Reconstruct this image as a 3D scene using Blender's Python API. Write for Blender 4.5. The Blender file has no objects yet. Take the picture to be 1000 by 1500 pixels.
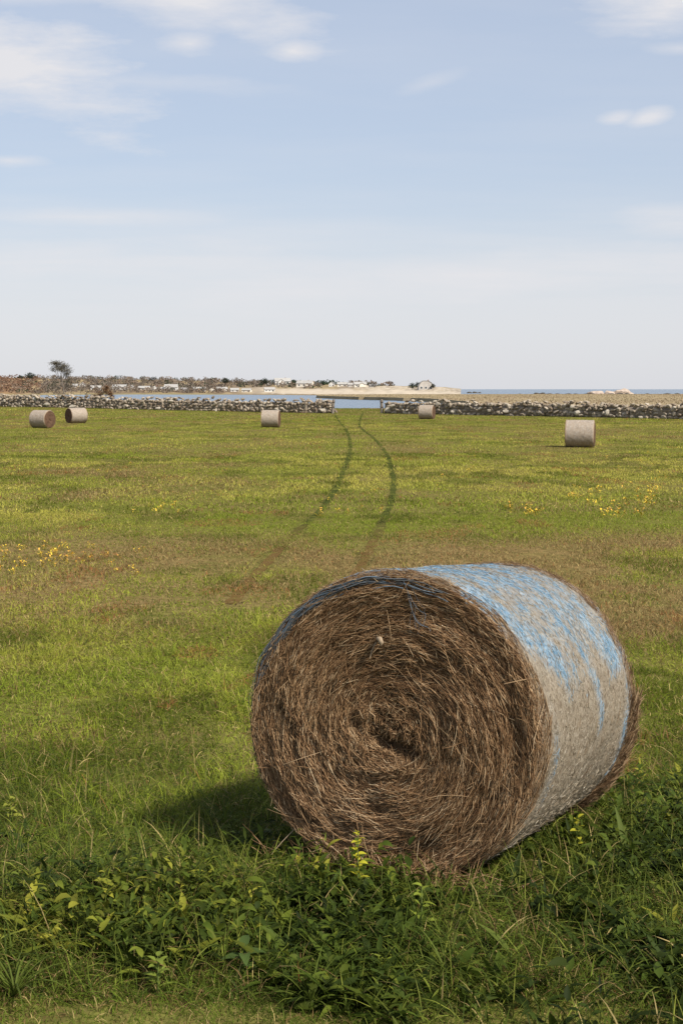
import bpy, math, random
import numpy as np
from mathutils import Matrix, Vector

rng = np.random.default_rng(7)
random.seed(7)
sc = bpy.context.scene
col = sc.collection
PI = math.pi
F = 2083.0                      # focal length in photo pixels (50 mm on full frame, portrait)
PITCH = math.atan(180.0 / F)
ZC = 1.94                       # eye height above the ground at the big bale
ZW = -2.06                      # water level

# ------------------------------------------------------------------ helpers
def tag(o, label=None, cat=None, group=None, kind=None):
    if label: o['label'] = label
    if cat: o['category'] = cat
    if group: o['group'] = group
    if kind: o['kind'] = kind
    return o

def empty(name, loc=(0, 0, 0), rz=0.0):
    o = bpy.data.objects.new(name, None)
    o.empty_display_size = .2
    col.objects.link(o)
    o.location = loc
    o.rotation_euler = (0, 0, rz)
    return o

def mk(name, V, faces, mat, parent=None, colors=None, uv=None, smooth=True, attr=None):
    """one mesh object from numpy verts and a list of face index arrays"""
    V = np.asarray(V, dtype=np.float32).reshape(-1, 3)
    faces = [np.asarray(f, dtype=np.int32) for f in faces if len(f)]
    me = bpy.data.meshes.new(name)
    me.vertices.add(len(V))
    me.vertices.foreach_set('co', V.ravel())
    li = np.concatenate([f.ravel() for f in faces])
    sizes = np.concatenate([np.full(len(f), f.shape[1], np.int32) for f in faces])
    me.loops.add(len(li))
    me.loops.foreach_set('vertex_index', li)
    me.polygons.add(len(sizes))
    starts = np.concatenate([[0], np.cumsum(sizes)[:-1]]).astype(np.int32)
    me.polygons.foreach_set('loop_start', starts)
    me.polygons.foreach_set('use_smooth', np.full(len(sizes), smooth, dtype=bool))
    if colors is not None:
        ca = me.attributes.new('tint', 'FLOAT_COLOR', 'POINT')
        c4 = np.ones((len(V), 4), np.float32); c4[:, :3] = colors
        ca.data.foreach_set('color', c4.ravel())
    if attr is not None:
        for k, a in attr.items():
            fa = me.attributes.new(k, 'FLOAT', 'POINT')
            fa.data.foreach_set('value', np.asarray(a, np.float32))
    if uv is not None:
        ul = me.uv_layers.new(name='UVMap')
        ul.data.foreach_set('uv', np.asarray(uv, np.float32)[li].ravel())
    me.update(calc_edges=True)
    me.materials.append(mat)
    o = bpy.data.objects.new(name, me)
    col.objects.link(o)
    if parent is not None:
        o.parent = parent
    return o

class Noise:
    def __init__(s, seed):
        s.t = np.random.default_rng(seed).random((256, 256))
    def n(s, x, y):
        xi = np.floor(x).astype(int); yi = np.floor(y).astype(int)
        fx = x - xi; fy = y - yi
        fx = fx * fx * (3 - 2 * fx); fy = fy * fy * (3 - 2 * fy)
        t = s.t; a = xi & 255; b = (xi + 1) & 255; c = yi & 255; d = (yi + 1) & 255
        return (t[a, c] * (1 - fx) + t[b, c] * fx) * (1 - fy) + (t[a, d] * (1 - fx) + t[b, d] * fx) * fy
    def fbm(s, x, y, o=4):
        r = 0; a = .5; tot = 0
        for i in range(o):
            r = r + a * s.n(x * 2 ** i + 17 * i, y * 2 ** i + 31 * i); tot += a; a *= .5
        return r / tot
NZ = [Noise(i) for i in range(10)]

def lerp(a, b, t): return a + (b - a) * t[:, None]
def sstep(a, b, x):
    t = np.clip((x - a) / (b - a), 0, 1)
    return t * t * (3 - 2 * t)

def ground_z(x, y):
    x = np.asarray(x, float); y = np.asarray(y, float)
    g = -.72 * (1 - np.exp(-np.clip(y - 5.3, 0, None) / 8.0))
    g = g + .34 * sstep(0, 45, -x) * sstep(90, 150, y)
    drop = 2.7 - 2.2 * sstep(14, 32, x)
    edge = 197 + 3 * (NZ[0].n(x * .15, x * 0) - .5)
    g = g - drop * sstep(0, 14, y - edge)
    g = g + .05 * (NZ[1].fbm(x * .12, y * .12, 3) - .5) * sstep(9, 25, y) + .02 * (NZ[2].n(x * 1.3, y * 1.3) - .5)
    return g

def gz(x, y): return float(ground_z(np.array([x]), np.array([y]))[0])

def pix_ray(px, py):
    c, s = math.cos(PITCH), math.sin(PITCH)
    u = (px - 500) / F; v = -(py - 750) / F
    return np.array([u, c + v * s, -s + v * c])

def at_ground(px, py):
    """where a line of sight meets the field"""
    d = pix_ray(px, py); t0 = 3.0
    for t in np.geomspace(3, 260, 900):
        p = d * t
        if ZC + p[2] <= gz(p[0], p[1]):
            lo, hi = t0, t
            for _ in range(20):
                m = .5 * (lo + hi); p = d * m
                if ZC + p[2] <= gz(p[0], p[1]): hi = m
                else: lo = m
            p = d * hi
            return np.array([p[0], p[1], ZC + p[2]])
        t0 = t
    return np.array([d[0] * 200, d[1] * 200, gz(d[0] * 200, d[1] * 200)])

# ------------------------------------------------------------------ materials
def new_mat(name):
    m = bpy.data.materials.new(name); m.use_nodes = True
    nt = m.node_tree; nt.nodes.clear()
    out = nt.nodes.new('ShaderNodeOutputMaterial')
    return m, nt, out

def N(nt, t, **kw):
    n = nt.nodes.new(t)
    for k, v in kw.items():
        if k.startswith('i_'):
            n.inputs[k[2:].replace('_', ' ')].default_value = v
        else:
            setattr(n, k, v)
    return n

def ramp(nt, fac, stops):
    r = nt.nodes.new('ShaderNodeValToRGB')
    e = r.color_ramp.elements
    while len(e) < len(stops): e.new(.5)
    for el, (p, c) in zip(e, stops):
        el.position = p; el.color = (*c, 1)
    nt.links.new(fac, r.inputs['Fac'])
    return r.outputs['Color']

def mixc(nt, fac, a, b, mode='MIX'):
    m = nt.nodes.new('ShaderNodeMix'); m.data_type = 'RGBA'; m.blend_type = mode
    for sock, v in ((m.inputs[0], fac), (m.inputs[6], a), (m.inputs[7], b)):
        if hasattr(v, 'is_linked'): nt.links.new(v, sock)
        elif isinstance(v, tuple): sock.default_value = (*v, 1)
        else: sock.default_value = v
    return m.outputs[2]

def math_(nt, op, a, b=None, clamp=False):
    m = nt.nodes.new('ShaderNodeMath'); m.operation = op; m.use_clamp = clamp
    for i, v in enumerate((a, b)):
        if v is None: continue
        if hasattr(v, 'is_linked'): nt.links.new(v, m.inputs[i])
        else: m.inputs[i].default_value = v
    return m.outputs[0]

def noise(nt, vec, scale, detail=4, rough=.55, mapping=None):
    if mapping is not None:
        mp = nt.nodes.new('ShaderNodeMapping'); mp.inputs['Scale'].default_value = mapping
        nt.links.new(vec, mp.inputs['Vector']); vec = mp.outputs['Vector']
    n = N(nt, 'ShaderNodeTexNoise', i_Scale=scale, i_Detail=detail, i_Roughness=rough)
    nt.links.new(vec, n.inputs['Vector'])
    return n.outputs['Fac']

def tint_leaf_mat(name, trans=.35, rough=.55, jitter=.35, spec=.25):
    """foliage: colour of each blade or leaf from its own tint, a bit of translucency"""
    m, nt, out = new_mat(name)
    at = N(nt, 'ShaderNodeAttribute', attribute_name='tint')
    geo = N(nt, 'ShaderNodeNewGeometry')
    hsv = N(nt, 'ShaderNodeHueSaturation')
    v = math_(nt, 'MULTIPLY_ADD', geo.outputs['Random Per Island'], 2 * jitter)
    nt.nodes[-1].inputs[2].default_value = 1 - jitter
    nt.links.new(v, hsv.inputs['Value']); nt.links.new(at.outputs['Color'], hsv.inputs['Color'])
    p = N(nt, 'ShaderNodeBsdfPrincipled', i_Roughness=rough)
    p.inputs['Specular IOR Level'].default_value = spec
    nt.links.new(hsv.outputs['Color'], p.inputs['Base Color'])
    tr = N(nt, 'ShaderNodeBsdfTranslucent')
    nt.links.new(mixc(nt, .5, hsv.outputs['Color'], (.30, .34, .03), 'MIX') if False else hsv.outputs['Color'], tr.inputs['Color'])
    mx = N(nt, 'ShaderNodeMixShader'); mx.inputs[0].default_value = trans
    nt.links.new(p.outputs[0], mx.inputs[1]); nt.links.new(tr.outputs[0], mx.inputs[2])
    nt.links.new(mx.outputs[0], out.inputs['Surface'])
    return m

def island_mat(name, stops, rough=.85, spec=.2, bump=None, noise_mix=None):
    m, nt, out = new_mat(name)
    geo = N(nt, 'ShaderNodeNewGeometry')
    c = ramp(nt, geo.outputs['Random Per Island'], stops)
    p = N(nt, 'ShaderNodeBsdfPrincipled', i_Roughness=rough)
    p.inputs['Specular IOR Level'].default_value = spec
    tc = N(nt, 'ShaderNodeTexCoord')
    if noise_mix:
        sc_, lo, hi = noise_mix
        n = noise(nt, tc.outputs['Object'], sc_, 5)
        c = mixc(nt, 1.0, c, ramp(nt, n, [(.3, (lo,) * 3), (.7, (hi,) * 3)]), 'MULTIPLY')
    nt.links.new(c, p.inputs['Base Color'])
    if bump:
        b = N(nt, 'ShaderNodeBump', i_Strength=bump[1], i_Distance=bump[2])
        nt.links.new(noise(nt, tc.outputs['Object'], bump[0], 5), b.inputs['Height'])
        nt.links.new(b.outputs[0], p.inputs['Normal'])
    nt.links.new(p.outputs[0], out.inputs['Surface'])
    return m

def plain_mat(name, c1, c2, scale=3.0, rough=.8, bump=.3, dist=.02, mapping=None, spec=.25):
    m, nt, out = new_mat(name)
    tc = N(nt, 'ShaderNodeTexCoord')
    n = noise(nt, tc.outputs['Object'], scale, 6, .6, mapping)
    p = N(nt, 'ShaderNodeBsdfPrincipled', i_Roughness=rough)
    p.inputs['Specular IOR Level'].default_value = spec
    nt.links.new(ramp(nt, n, [(.3, c1), (.7, c2)]), p.inputs['Base Color'])
    if bump:
        b = N(nt, 'ShaderNodeBump', i_Strength=bump, i_Distance=dist)
        nt.links.new(noise(nt, tc.outputs['Object'], scale * 4, 5, .6, mapping), b.inputs['Height'])
        nt.links.new(b.outputs[0], p.inputs['Normal'])
    nt.links.new(p.outputs[0], out.inputs['Surface'])
    return m

# ------------------------------------------------------------------ vectorised blades, leaves, strands
def blades(P, az, beta, kappa, Ln, W, nseg=3, profile='blade', fold=0.0, twist=None):
    """P (n,3); returns V, faces, index of owner per vertex. A blade is a curved tapering strip."""
    n = len(P)
    s = np.linspace(0, 1, nseg + 1)
    if profile == 'blade':
        w = np.clip(1 - s ** 1.6, 0, 1) * (.75 + .5 * s)
    elif profile == 'lance':
        w = np.sin(PI * np.clip(s, 0, 1) ** .75) ** .9 + .06 * (1 - s)
    else:
        w = np.sin(PI * s ** .6) ** .75 + .05 * (1 - s)
    w[-1] = 0.02
    ang = beta[:, None] - kappa[:, None] * s[None, :]
    ds = Ln[:, None] / nseg
    h = np.cos(ang); v = np.sin(ang)
    H = np.concatenate([np.zeros((n, 1)), np.cumsum((h[:, 1:] + h[:, :-1]) * .5 * ds, 1)], 1)
    Z = np.concatenate([np.zeros((n, 1)), np.cumsum((v[:, 1:] + v[:, :-1]) * .5 * ds, 1)], 1)
    ca, sa = np.cos(az)[:, None], np.sin(az)[:, None]
    C = np.stack([P[:, 0:1] + H * ca, P[:, 1:2] + H * sa, P[:, 2:3] + Z], -1)
    if twist is None: twist = np.zeros(n)
    side = np.stack([-sa * np.cos(twist)[:, None] + 0 * H, ca * np.cos(twist)[:, None] + 0 * H, np.sin(twist)[:, None] + 0 * H], -1)
    half = (W[:, None] * .5 * w[None, :])[..., None]
    if fold == 0:
        V = np.stack([C - side * half, C + side * half], 2)      # n, s, 2, 3
        k = 2
    else:
        up = np.stack([-v * ca, -v * sa, h], -1)
        V = np.stack([C - side * half + up * half * fold, C, C + side * half + up * half * fold], 2)
        k = 3
    base = (np.arange(n) * (nseg + 1) * k)[:, None, None]
    r = np.arange(nseg)[None, :, None] * k
    q = []
    for j in range(k - 1):
        o = base + r + j
        q.append(np.concatenate([o, o + 1, o + 1 + k, o + k], 2).reshape(-1, 4))
    own = np.repeat(np.arange(n), (nseg + 1) * k)
    return V.reshape(-1, 3), [np.concatenate(q)], own

def strands(C, T, B, Ln, curv, rad, nseg=4, sides=3):
    """thin tapering stalks: centre C, direction T, bend direction B (unit), bend amount curv (1/m)"""
    n = len(C)
    s = np.linspace(-.5, .5, nseg + 1)
    pos = C[:, None, :] + T[:, None, :] * (s[None, :, None] * Ln[:, None, None]) + \
        B[:, None, :] * ((s[None, :] * Ln[:, None]) ** 2 * curv[:, None] * .5)[..., None]
    N2 = np.cross(T, B); N2 /= np.linalg.norm(N2, axis=1, keepdims=True) + 1e-9
    N1 = np.cross(N2, T)
    tap = (1 - .55 * np.abs(s * 2) ** 2)
    ring = []
    for k in range(sides):
        a = 2 * PI * k / sides
        d = N1 * math.cos(a) + N2 * math.sin(a)
        ring.append(pos + d[:, None, :] * (rad[:, None] * tap[None, :])[..., None])
    V = np.stack(ring, 2)
    base = (np.arange(n) * (nseg + 1) * sides)[:, None, None]
    r = np.arange(nseg)[None, :, None] * sides
    q = []
    for k in range(sides):
        k2 = (k + 1) % sides
        q.append(np.concatenate([base + r + k, base + r + k2, base + r + sides + k2, base + r + sides + k], 2).reshape(-1, 4))
    own = np.repeat(np.arange(n), (nseg + 1) * sides)
    return V.reshape(-1, 3), [np.concatenate(q)], own

def tube(points, radii, sides=6):
    """one bent tapering tube through points"""
    P = np.asarray(points, float); n = len(P)
    T = np.gradient(P, axis=0); T /= np.linalg.norm(T, axis=1, keepdims=True) + 1e-9
    ref = np.array([.31, .93, .17]); V = []
    for i in range(n):
        a = np.cross(T[i], ref); a /= np.linalg.norm(a) + 1e-9; b = np.cross(T[i], a)
        for k in range(sides):
            t = 2 * PI * k / sides
            V.append(P[i] + radii[i] * (a * math.cos(t) + b * math.sin(t)))
    q = [[i * sides + k, i * sides + (k + 1) % sides, (i + 1) * sides + (k + 1) % sides, (i + 1) * sides + k]
         for i in range(n - 1) for k in range(sides)]
    return np.array(V), np.array(q)

class Acc:
    def __init__(s): s.V = []; s.F = {}; s.n = 0; s.C = []
    def add(s, V, faces, c=None):
        V = np.asarray(V, float).reshape(-1, 3)
        for f in (faces if isinstance(faces, list) else [faces]):
            f = np.asarray(f)
            if len(f): s.F.setdefault(f.shape[1], []).append(f + s.n)
        s.V.append(V); s.n += len(V)
        if c is not None: s.C.append(np.broadcast_to(np.asarray(c, float), (len(V), 3)))
    def build(s, name, mat, parent=None, **kw):
        return mk(name, np.concatenate(s.V), [np.concatenate(f) for f in s.F.values()], mat, parent,
                  colors=np.concatenate(s.C) if s.C else None, **kw)

def box_vf(x0, x1, y0, y1, z0, z1):
    V = [(x0, y0, z0), (x1, y0, z0), (x1, y1, z0), (x0, y1, z0), (x0, y0, z1), (x1, y0, z1), (x1, y1, z1), (x0, y1, z1)]
    Q = [(0, 3, 2, 1), (4, 5, 6, 7), (0, 1, 5, 4), (1, 2, 6, 5), (2, 3, 7, 6), (3, 0, 4, 7)]
    return np.array(V, float), np.array(Q)

def ico(sub):
    import bmesh
    bm = bmesh.new(); bmesh.ops.create_icosphere(bm, subdivisions=sub, radius=1)
    V = np.array([v.co[:] for v in bm.verts]); T = np.array([[v.index for v in f.verts] for f in bm.faces])
    bm.free(); return V, T
ICO1, ICO2, ICO3 = ico(1), ico(2), ico(3)

def rock_vf(size, sub=2, rough=.22, flat=0.0, r=rng):
    V, T = {1: ICO1, 2: ICO2, 3: ICO3}[sub]
    V = V.copy()
    # a blocky boulder: cut the sphere by random planes, then jitter
    for k in range(7):
        n = r.normal(size=3); n /= np.linalg.norm(n); d = r.uniform(.55, .85)
        h = V @ n; m = h > d
        V[m] -= n * (h[m] - d)[:, None]
    V += r.normal(size=V.shape) * rough * .18
    return V * np.asarray(size), T

# ------------------------------------------------------------------ camera
cam = bpy.data.cameras.new('camera'); co = bpy.data.objects.new('camera', cam); col.objects.link(co)
cam.sensor_fit = 'VERTICAL'; cam.sensor_height = 36.0; cam.sensor_width = 24.0
cam.lens = 36.0 * F / 1500.0
cam.clip_end = 60000; cam.clip_start = .05
co.location = (0, 0, ZC); co.rotation_euler = (PI / 2 - PITCH, 0, 0)
sc.camera = co

# ------------------------------------------------------------------ light and sky
SUN_EL, SUN_AZ = math.radians(45), math.radians(-46)       # azimuth from +X
sdir = Vector((math.cos(SUN_EL) * math.cos(SUN_AZ), math.cos(SUN_EL) * math.sin(SUN_AZ), math.sin(SUN_EL)))
sun = bpy.data.lights.new('sun', 'SUN'); sun.energy = 4.3; sun.angle = math.radians(5.0); sun.color = (1, .94, .84)
so = bpy.data.objects.new('sun', sun); col.objects.link(so)
so.rotation_euler = (-sdir).to_track_quat('-Z', 'Y').to_euler(); so.location = (30, -20, 40)

w = bpy.data.worlds.new('World'); sc.world = w; w.use_nodes = True
nt = w.node_tree; nt.nodes.clear()
wout = N(nt, 'ShaderNodeOutputWorld'); bg = N(nt, 'ShaderNodeBackground'); bg.inputs['Strength'].default_value = .12
sky = N(nt, 'ShaderNodeTexSky'); sky.sky_type = 'NISHITA'; sky.sun_disc = False
sky.sun_elevation = SUN_EL; sky.sun_rotation = math.atan2(sdir.x, sdir.y)
sky.air_density = 1.0; sky.dust_density = 1.0; sky.ozone_density = 2.0; sky.altitude = 0
tc = N(nt, 'ShaderNodeTexCoord'); sp = N(nt, 'ShaderNodeSeparateXYZ')
nt.links.new(tc.outputs['Generated'], sp.inputs[0])
X, Y, Z = sp.outputs
# clouds live on a plane high overhead: direction / height
zz = math_(nt, 'ADD', math_(nt, 'MAXIMUM', Z, 0.0), .045)
cv = N(nt, 'ShaderNodeCombineXYZ')
nt.links.new(math_(nt, 'DIVIDE', X, zz), cv.inputs[0]); nt.links.new(math_(nt, 'DIVIDE', Y, zz), cv.inputs[1])
n1 = noise(nt, cv.outputs[0], 1.3, 8, .58, (.55, 1.0, 1))
n2 = noise(nt, cv.outputs[0], 3.2, 8, .62, (.6, 1.1, 1))
# angular position: tangent of bearing from north, tangent of elevation
hy = math_(nt, 'MAXIMUM', Y, .05)
tx = math_(nt, 'DIVIDE', X, hy); tz = math_(nt, 'DIVIDE', Z, hy)
wob = noise(nt, tc.outputs['Generated'], 15, 8, .62, (.55, 1, 2.2))
wobs = math_(nt, 'MULTIPLY_ADD', wob, 2.2); nt.nodes[-1].inputs[2].default_value = -1.1
blob_sum = None
def blob(px, py, rx, ry, amp, slope=0.0):
    global blob_sum
    cx = (px - 500) / F; cz = (570 - py) / F
    dx = math_(nt, 'SUBTRACT', tx, cx)
    dz = math_(nt, 'SUBTRACT', math_(nt, 'SUBTRACT', tz, cz), math_(nt, 'MULTIPLY', dx, slope))
    a = math_(nt, 'POWER', math_(nt, 'DIVIDE', dx, rx / F), 2.0); b = math_(nt, 'POWER', math_(nt, 'DIVIDE', dz, ry / F), 2.0)
    r = math_(nt, 'SQRT', math_(nt, 'ADD', a, b))
    v = math_(nt, 'MULTIPLY', math_(nt, 'SUBTRACT', 1.0, math_(nt, 'ADD', r, wobs), True), amp)
    blob_sum = v if blob_sum is None else math_(nt, 'MAXIMUM', blob_sum, v)
blob(20, 110, 270, 90, 1.5, -.15)
blob(270, 12, 220, 65, 1.3, -.25)
blob(60, 10, 200, 22, .55)
blob(200, 130, 260, 22, .45, -.05)
blob(285, 78, 62, 26, 1.0, .1)
blob(432, 88, 48, 22, 1.0, .05)
blob(970, 25, 150, 50, 1.25, .1)
blob(940, 50, 120, 14, .8)
blob(985, 85, 60, 14, .6)
blob(940, 182, 34, 13, 1.0, .2)
blob(895, 182, 28, 10, .8, .1)
blob(620, 135, 50, 12, .25, .3)
blob(20, 242, 70, 12, .7)
blob(120, 322, 300, 16, .6)
blob(980, 330, 90, 26, .6)
blob(720, 405, 520, 42, .8, .06)
blob(120, 385, 420, 34, .7)
tex = math_(nt, 'MULTIPLY_ADD', n2, 1.3); nt.nodes[-1].inputs[2].default_value = .3
puffs = math_(nt, 'MULTIPLY', blob_sum, tex, True)
# the pale bank of high stratus that fills the lowest few degrees
el_ = math_(nt, 'MULTIPLY_ADD', n1, .075); nt.links.new(tz, nt.nodes[-1].inputs[2])
mr = N(nt, 'ShaderNodeMapRange', interpolation_type='SMOOTHSTEP')
nt.links.new(el_, mr.inputs['Value'])
mr.inputs['From Min'].default_value = .205; mr.inputs['From Max'].default_value = .085
bank = math_(nt, 'MULTIPLY', mr.outputs[0], .7)
thin = math_(nt, 'MULTIPLY_ADD', math_(nt, 'SUBTRACT', n1, .40, True), .5); nt.nodes[-1].inputs[2].default_value = .0
inv = math_(nt, 'MULTIPLY', math_(nt, 'SUBTRACT', 1.0, puffs), math_(nt, 'SUBTRACT', 1.0, math_(nt, 'MAXIMUM', bank, thin)))
cloud = math_(nt, 'SUBTRACT', 1.0, inv, True)
cloud = math_(nt, 'MULTIPLY', cloud, .92)
veil = mixc(nt, .72, sky.outputs[0], (2.8, 3.06, 3.62))
csky = mixc(nt, cloud, veil, (4.35, 4.3, 4.42))
nt.links.new(csky, bg.inputs['Color']); nt.links.new(bg.outputs[0], wout.inputs['Surface'])

sc.view_settings.view_transform = 'Standard'; sc.view_settings.look = 'None'
sc.view_settings.exposure = 0.62; sc.view_settings.gamma = 1.0

# ------------------------------------------------------------------ the big bale: frame of its axis
BR, BL, BFLAT = .625, 1.265, 1.041
BC = np.array([.1903, 5.569, .6041])
b_r = np.array([.90031657, -.43523565, 0.]); b_a = np.array([.43320231, .89611047, -.09654937]); b_u = np.array([.04202173, .08692499, .9953282])
BASE = BC - b_u * BR

def in_bale(x, y, pad=0.0):
    """footprint of the big bale on the ground"""
    dx = x - BASE[0]; dy = y - BASE[1]
    la = (dx * b_a[0] + dy * b_a[1]); lr = dx * b_r[0] + dy * b_r[1]
    return (la > -.0 - pad) & (la < BL + pad) & (np.abs(lr) < .20 + pad)

# ------------------------------------------------------------------ field sheet
def grid_mesh(xs, ys, zf):
    Xg, Yg = np.meshgrid(xs, ys, indexing='xy')
    V = np.stack([Xg, Yg, zf(Xg, Yg)], -1).reshape(-1, 3)
    nx, ny = len(xs), len(ys)
    i = (np.arange(ny - 1)[:, None] * nx + np.arange(nx - 1)[None, :]).reshape(-1, 1)
    return V, np.concatenate([i, i + 1, i + 1 + nx, i + nx], 1)

m_ground, nt, out = new_mat('meadow_soil')
tcg = N(nt, 'ShaderNodeNewGeometry')
a = noise(nt, tcg.outputs['Position'], .22, 5, .6)
b = noise(nt, tcg.outputs['Position'], 9, 6, .65)
c = mixc(nt, ramp(nt, a, [(.4, (0,) * 3), (.65, (1,) * 3)]), (.15, .165, .030), (.19, .15, .055))
spg = N(nt, 'ShaderNodeSeparateXYZ'); nt.links.new(tcg.outputs['Position'], spg.inputs[0])
def mrange(sock, a0, a1):
    r_ = N(nt, 'ShaderNodeMapRange', interpolation_type='SMOOTHSTEP'); r_.inputs['From Min'].default_value = a0; r_.inputs['From Max'].default_value = a1
    nt.links.new(sock, r_.inputs['Value']); return r_.outputs[0]
# the strip of cut, dead thatch across the field
th_ = math_(nt, 'MULTIPLY', mrange(spg.outputs[1], 13, 16), mrange(spg.outputs[1], 28, 23))
th_ = math_(nt, 'MULTIPLY', th_, ramp(nt, noise(nt, tcg.outputs['Position'], .5, 5, .6), [(.32, (0,) * 3), (.55, (1,) * 3)]))
c = mixc(nt, math_(nt, 'MULTIPLY', th_, .9), c, (.24, .165, .072))
c = mixc(nt, ramp(nt, b, [(.35, (0,) * 3), (.7, (1,) * 3)]), c, (.075, .06, .022))
p = N(nt, 'ShaderNodeBsdfPrincipled', i_Roughness=1.0); p.inputs['Specular IOR Level'].default_value = 0
bm_ = N(nt, 'ShaderNodeBump', i_Strength=.6, i_Distance=.03); nt.links.new(b, bm_.inputs['Height']); nt.links.new(bm_.outputs[0], p.inputs['Normal'])
nt.links.new(c, p.inputs['Base Color']); nt.links.new(p.outputs[0], out.inputs['Surface'])
xs = np.concatenate([np.linspace(-260, -45, 12), np.linspace(-40, -6, 18), np.linspace(-5.5, 5.5, 45), np.linspace(6, 60, 28), np.linspace(70, 260, 10)])
ys = np.concatenate([np.linspace(-30, 2, 8), np.linspace(2.5, 14, 58), np.geomspace(14.3, 150, 70), np.linspace(153, 230, 40)])
V, Q = grid_mesh(xs, ys, ground_z)
tag(mk('field', V, [Q], m_ground), kind='structure')

# wheel tracks across the field, from the gate gap to the bale
TR_L = [(488, 603), (497, 618), (506, 628), (512, 645), (513, 660), (507, 680), (493, 712), (473, 742), (440, 775), (405, 810), (372, 845), (338, 885)]
TR_R = [(532, 603), (526, 620), (532, 630), (548, 643), (564, 662), (573, 685), (576, 705), (574, 728), (567, 750), (551, 785), (533, 822), (505, 870)]
def track_path(pts):
    W_ = np.array([at_ground(*q)[:2] for q in pts])
    out_ = []
    for i in range(len(W_) - 1):
        p0 = W_[max(i - 1, 0)]; p1 = W_[i]; p2 = W_[i + 1]; p3 = W_[min(i + 2, len(W_) - 1)]
        for t in np.linspace(0, 1, 12, endpoint=False):
            out_.append(.5 * ((2 * p1) + (-p0 + p2) * t + (2 * p0 - 5 * p1 + 4 * p2 - p3) * t * t + (-p0 + 3 * p1 - 3 * p2 + p3) * t ** 3))
    out_.append(W_[-1]); return np.array(out_)
PATHS = [track_path(TR_L), track_path(TR_R)]
m_track, nt, out = new_mat('rut_soil')
at = N(nt, 'ShaderNodeAttribute', attribute_name='tint'); geo = N(nt, 'ShaderNodeNewGeometry')
p = N(nt, 'ShaderNodeBsdfPrincipled', i_Roughness=1.0); p.inputs['Specular IOR Level'].default_value = 0
c = mixc(nt, ramp(nt, noise(nt, geo.outputs['Position'], 1.6, 6, .7), [(.47, (0,) * 3), (.70, (1,) * 3)]), at.outputs['Color'], (.14, .14, .032))
nt.links.new(c, p.inputs['Base Color']); nt.links.new(p.outputs[0], out.inputs['Surface'])
for pth in PATHS:
    T = np.gradient(pth, axis=0); T /= np.linalg.norm(T, axis=1, keepdims=True)
    S = np.stack([-T[:, 1], T[:, 0]], 1)
    cols_ = []
    for j, o_ in enumerate((-.075, -.03, .03, .075)):
        q = pth + S * (o_ + .05 * (NZ[3].n(np.arange(len(pth)) * .7, np.full(len(pth), j * 3.3)) - .5))[:, None]
        cols_.append(np.concatenate([q, (ground_z(q[:, 0], q[:, 1]) + .006)[:, None]], 1))
    V = np.stack(cols_, 1).reshape(-1, 3); n = len(pth)
    i = (np.arange(n - 1)[:, None] * 4 + np.arange(3)[None, :]).reshape(-1, 1)
    tag(mk('wheel_track', V, [np.concatenate([i, i + 1, i + 5, i + 4], 1)], m_track, colors=np.repeat(lerp(np.broadcast_to(np.array([.115, .072, .028]), (n, 3)), np.array([.05, .058, .016]), sstep(22, 30, pth[:, 1])), 4, 0)), kind='structure')

def track_dist(x, y):
    best = np.full(len(x), 9.0)
    for pth in PATHS:
        q = pth[::3]
        for i in range(len(q) - 1):
            a = q[i]; d = q[i + 1] - a; L2 = d @ d
            t = np.clip(((x - a[0]) * d[0] + (y - a[1]) * d[1]) / L2, 0, 1)
            best = np.minimum(best, np.hypot(x - a[0] - t * d[0], y - a[1] - t * d[1]))
    return best

# ------------------------------------------------------------------ grass of the field
def scatter(y0, y1, n, margin=1.3, k=.252):
    """random places in the strip of the field the view can take in; area-uniform"""
    y = np.empty(0)
    while len(y) < n:
        t = rng.uniform(y0, y1, n)
        keep = rng.uniform(0, 1, n) < (k * t + margin) / (k * y1 + margin)
        y = np.concatenate([y, t[keep]])
    y = y[:n]
    x = rng.uniform(-1, 1, n) * (k * y + margin)
    return x, y

G_LUSH = np.array([.18, .228, .022]); G_MID = np.array([.275, .292, .038]); G_YEL = np.array([.415, .375, .072])
G_DARK = np.array([.050, .078, .014]); STRAW = np.array([.42, .32, .13]); BROWN = np.array([.23, .145, .062]); RUST = np.array([.30, .125, .045])

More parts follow.
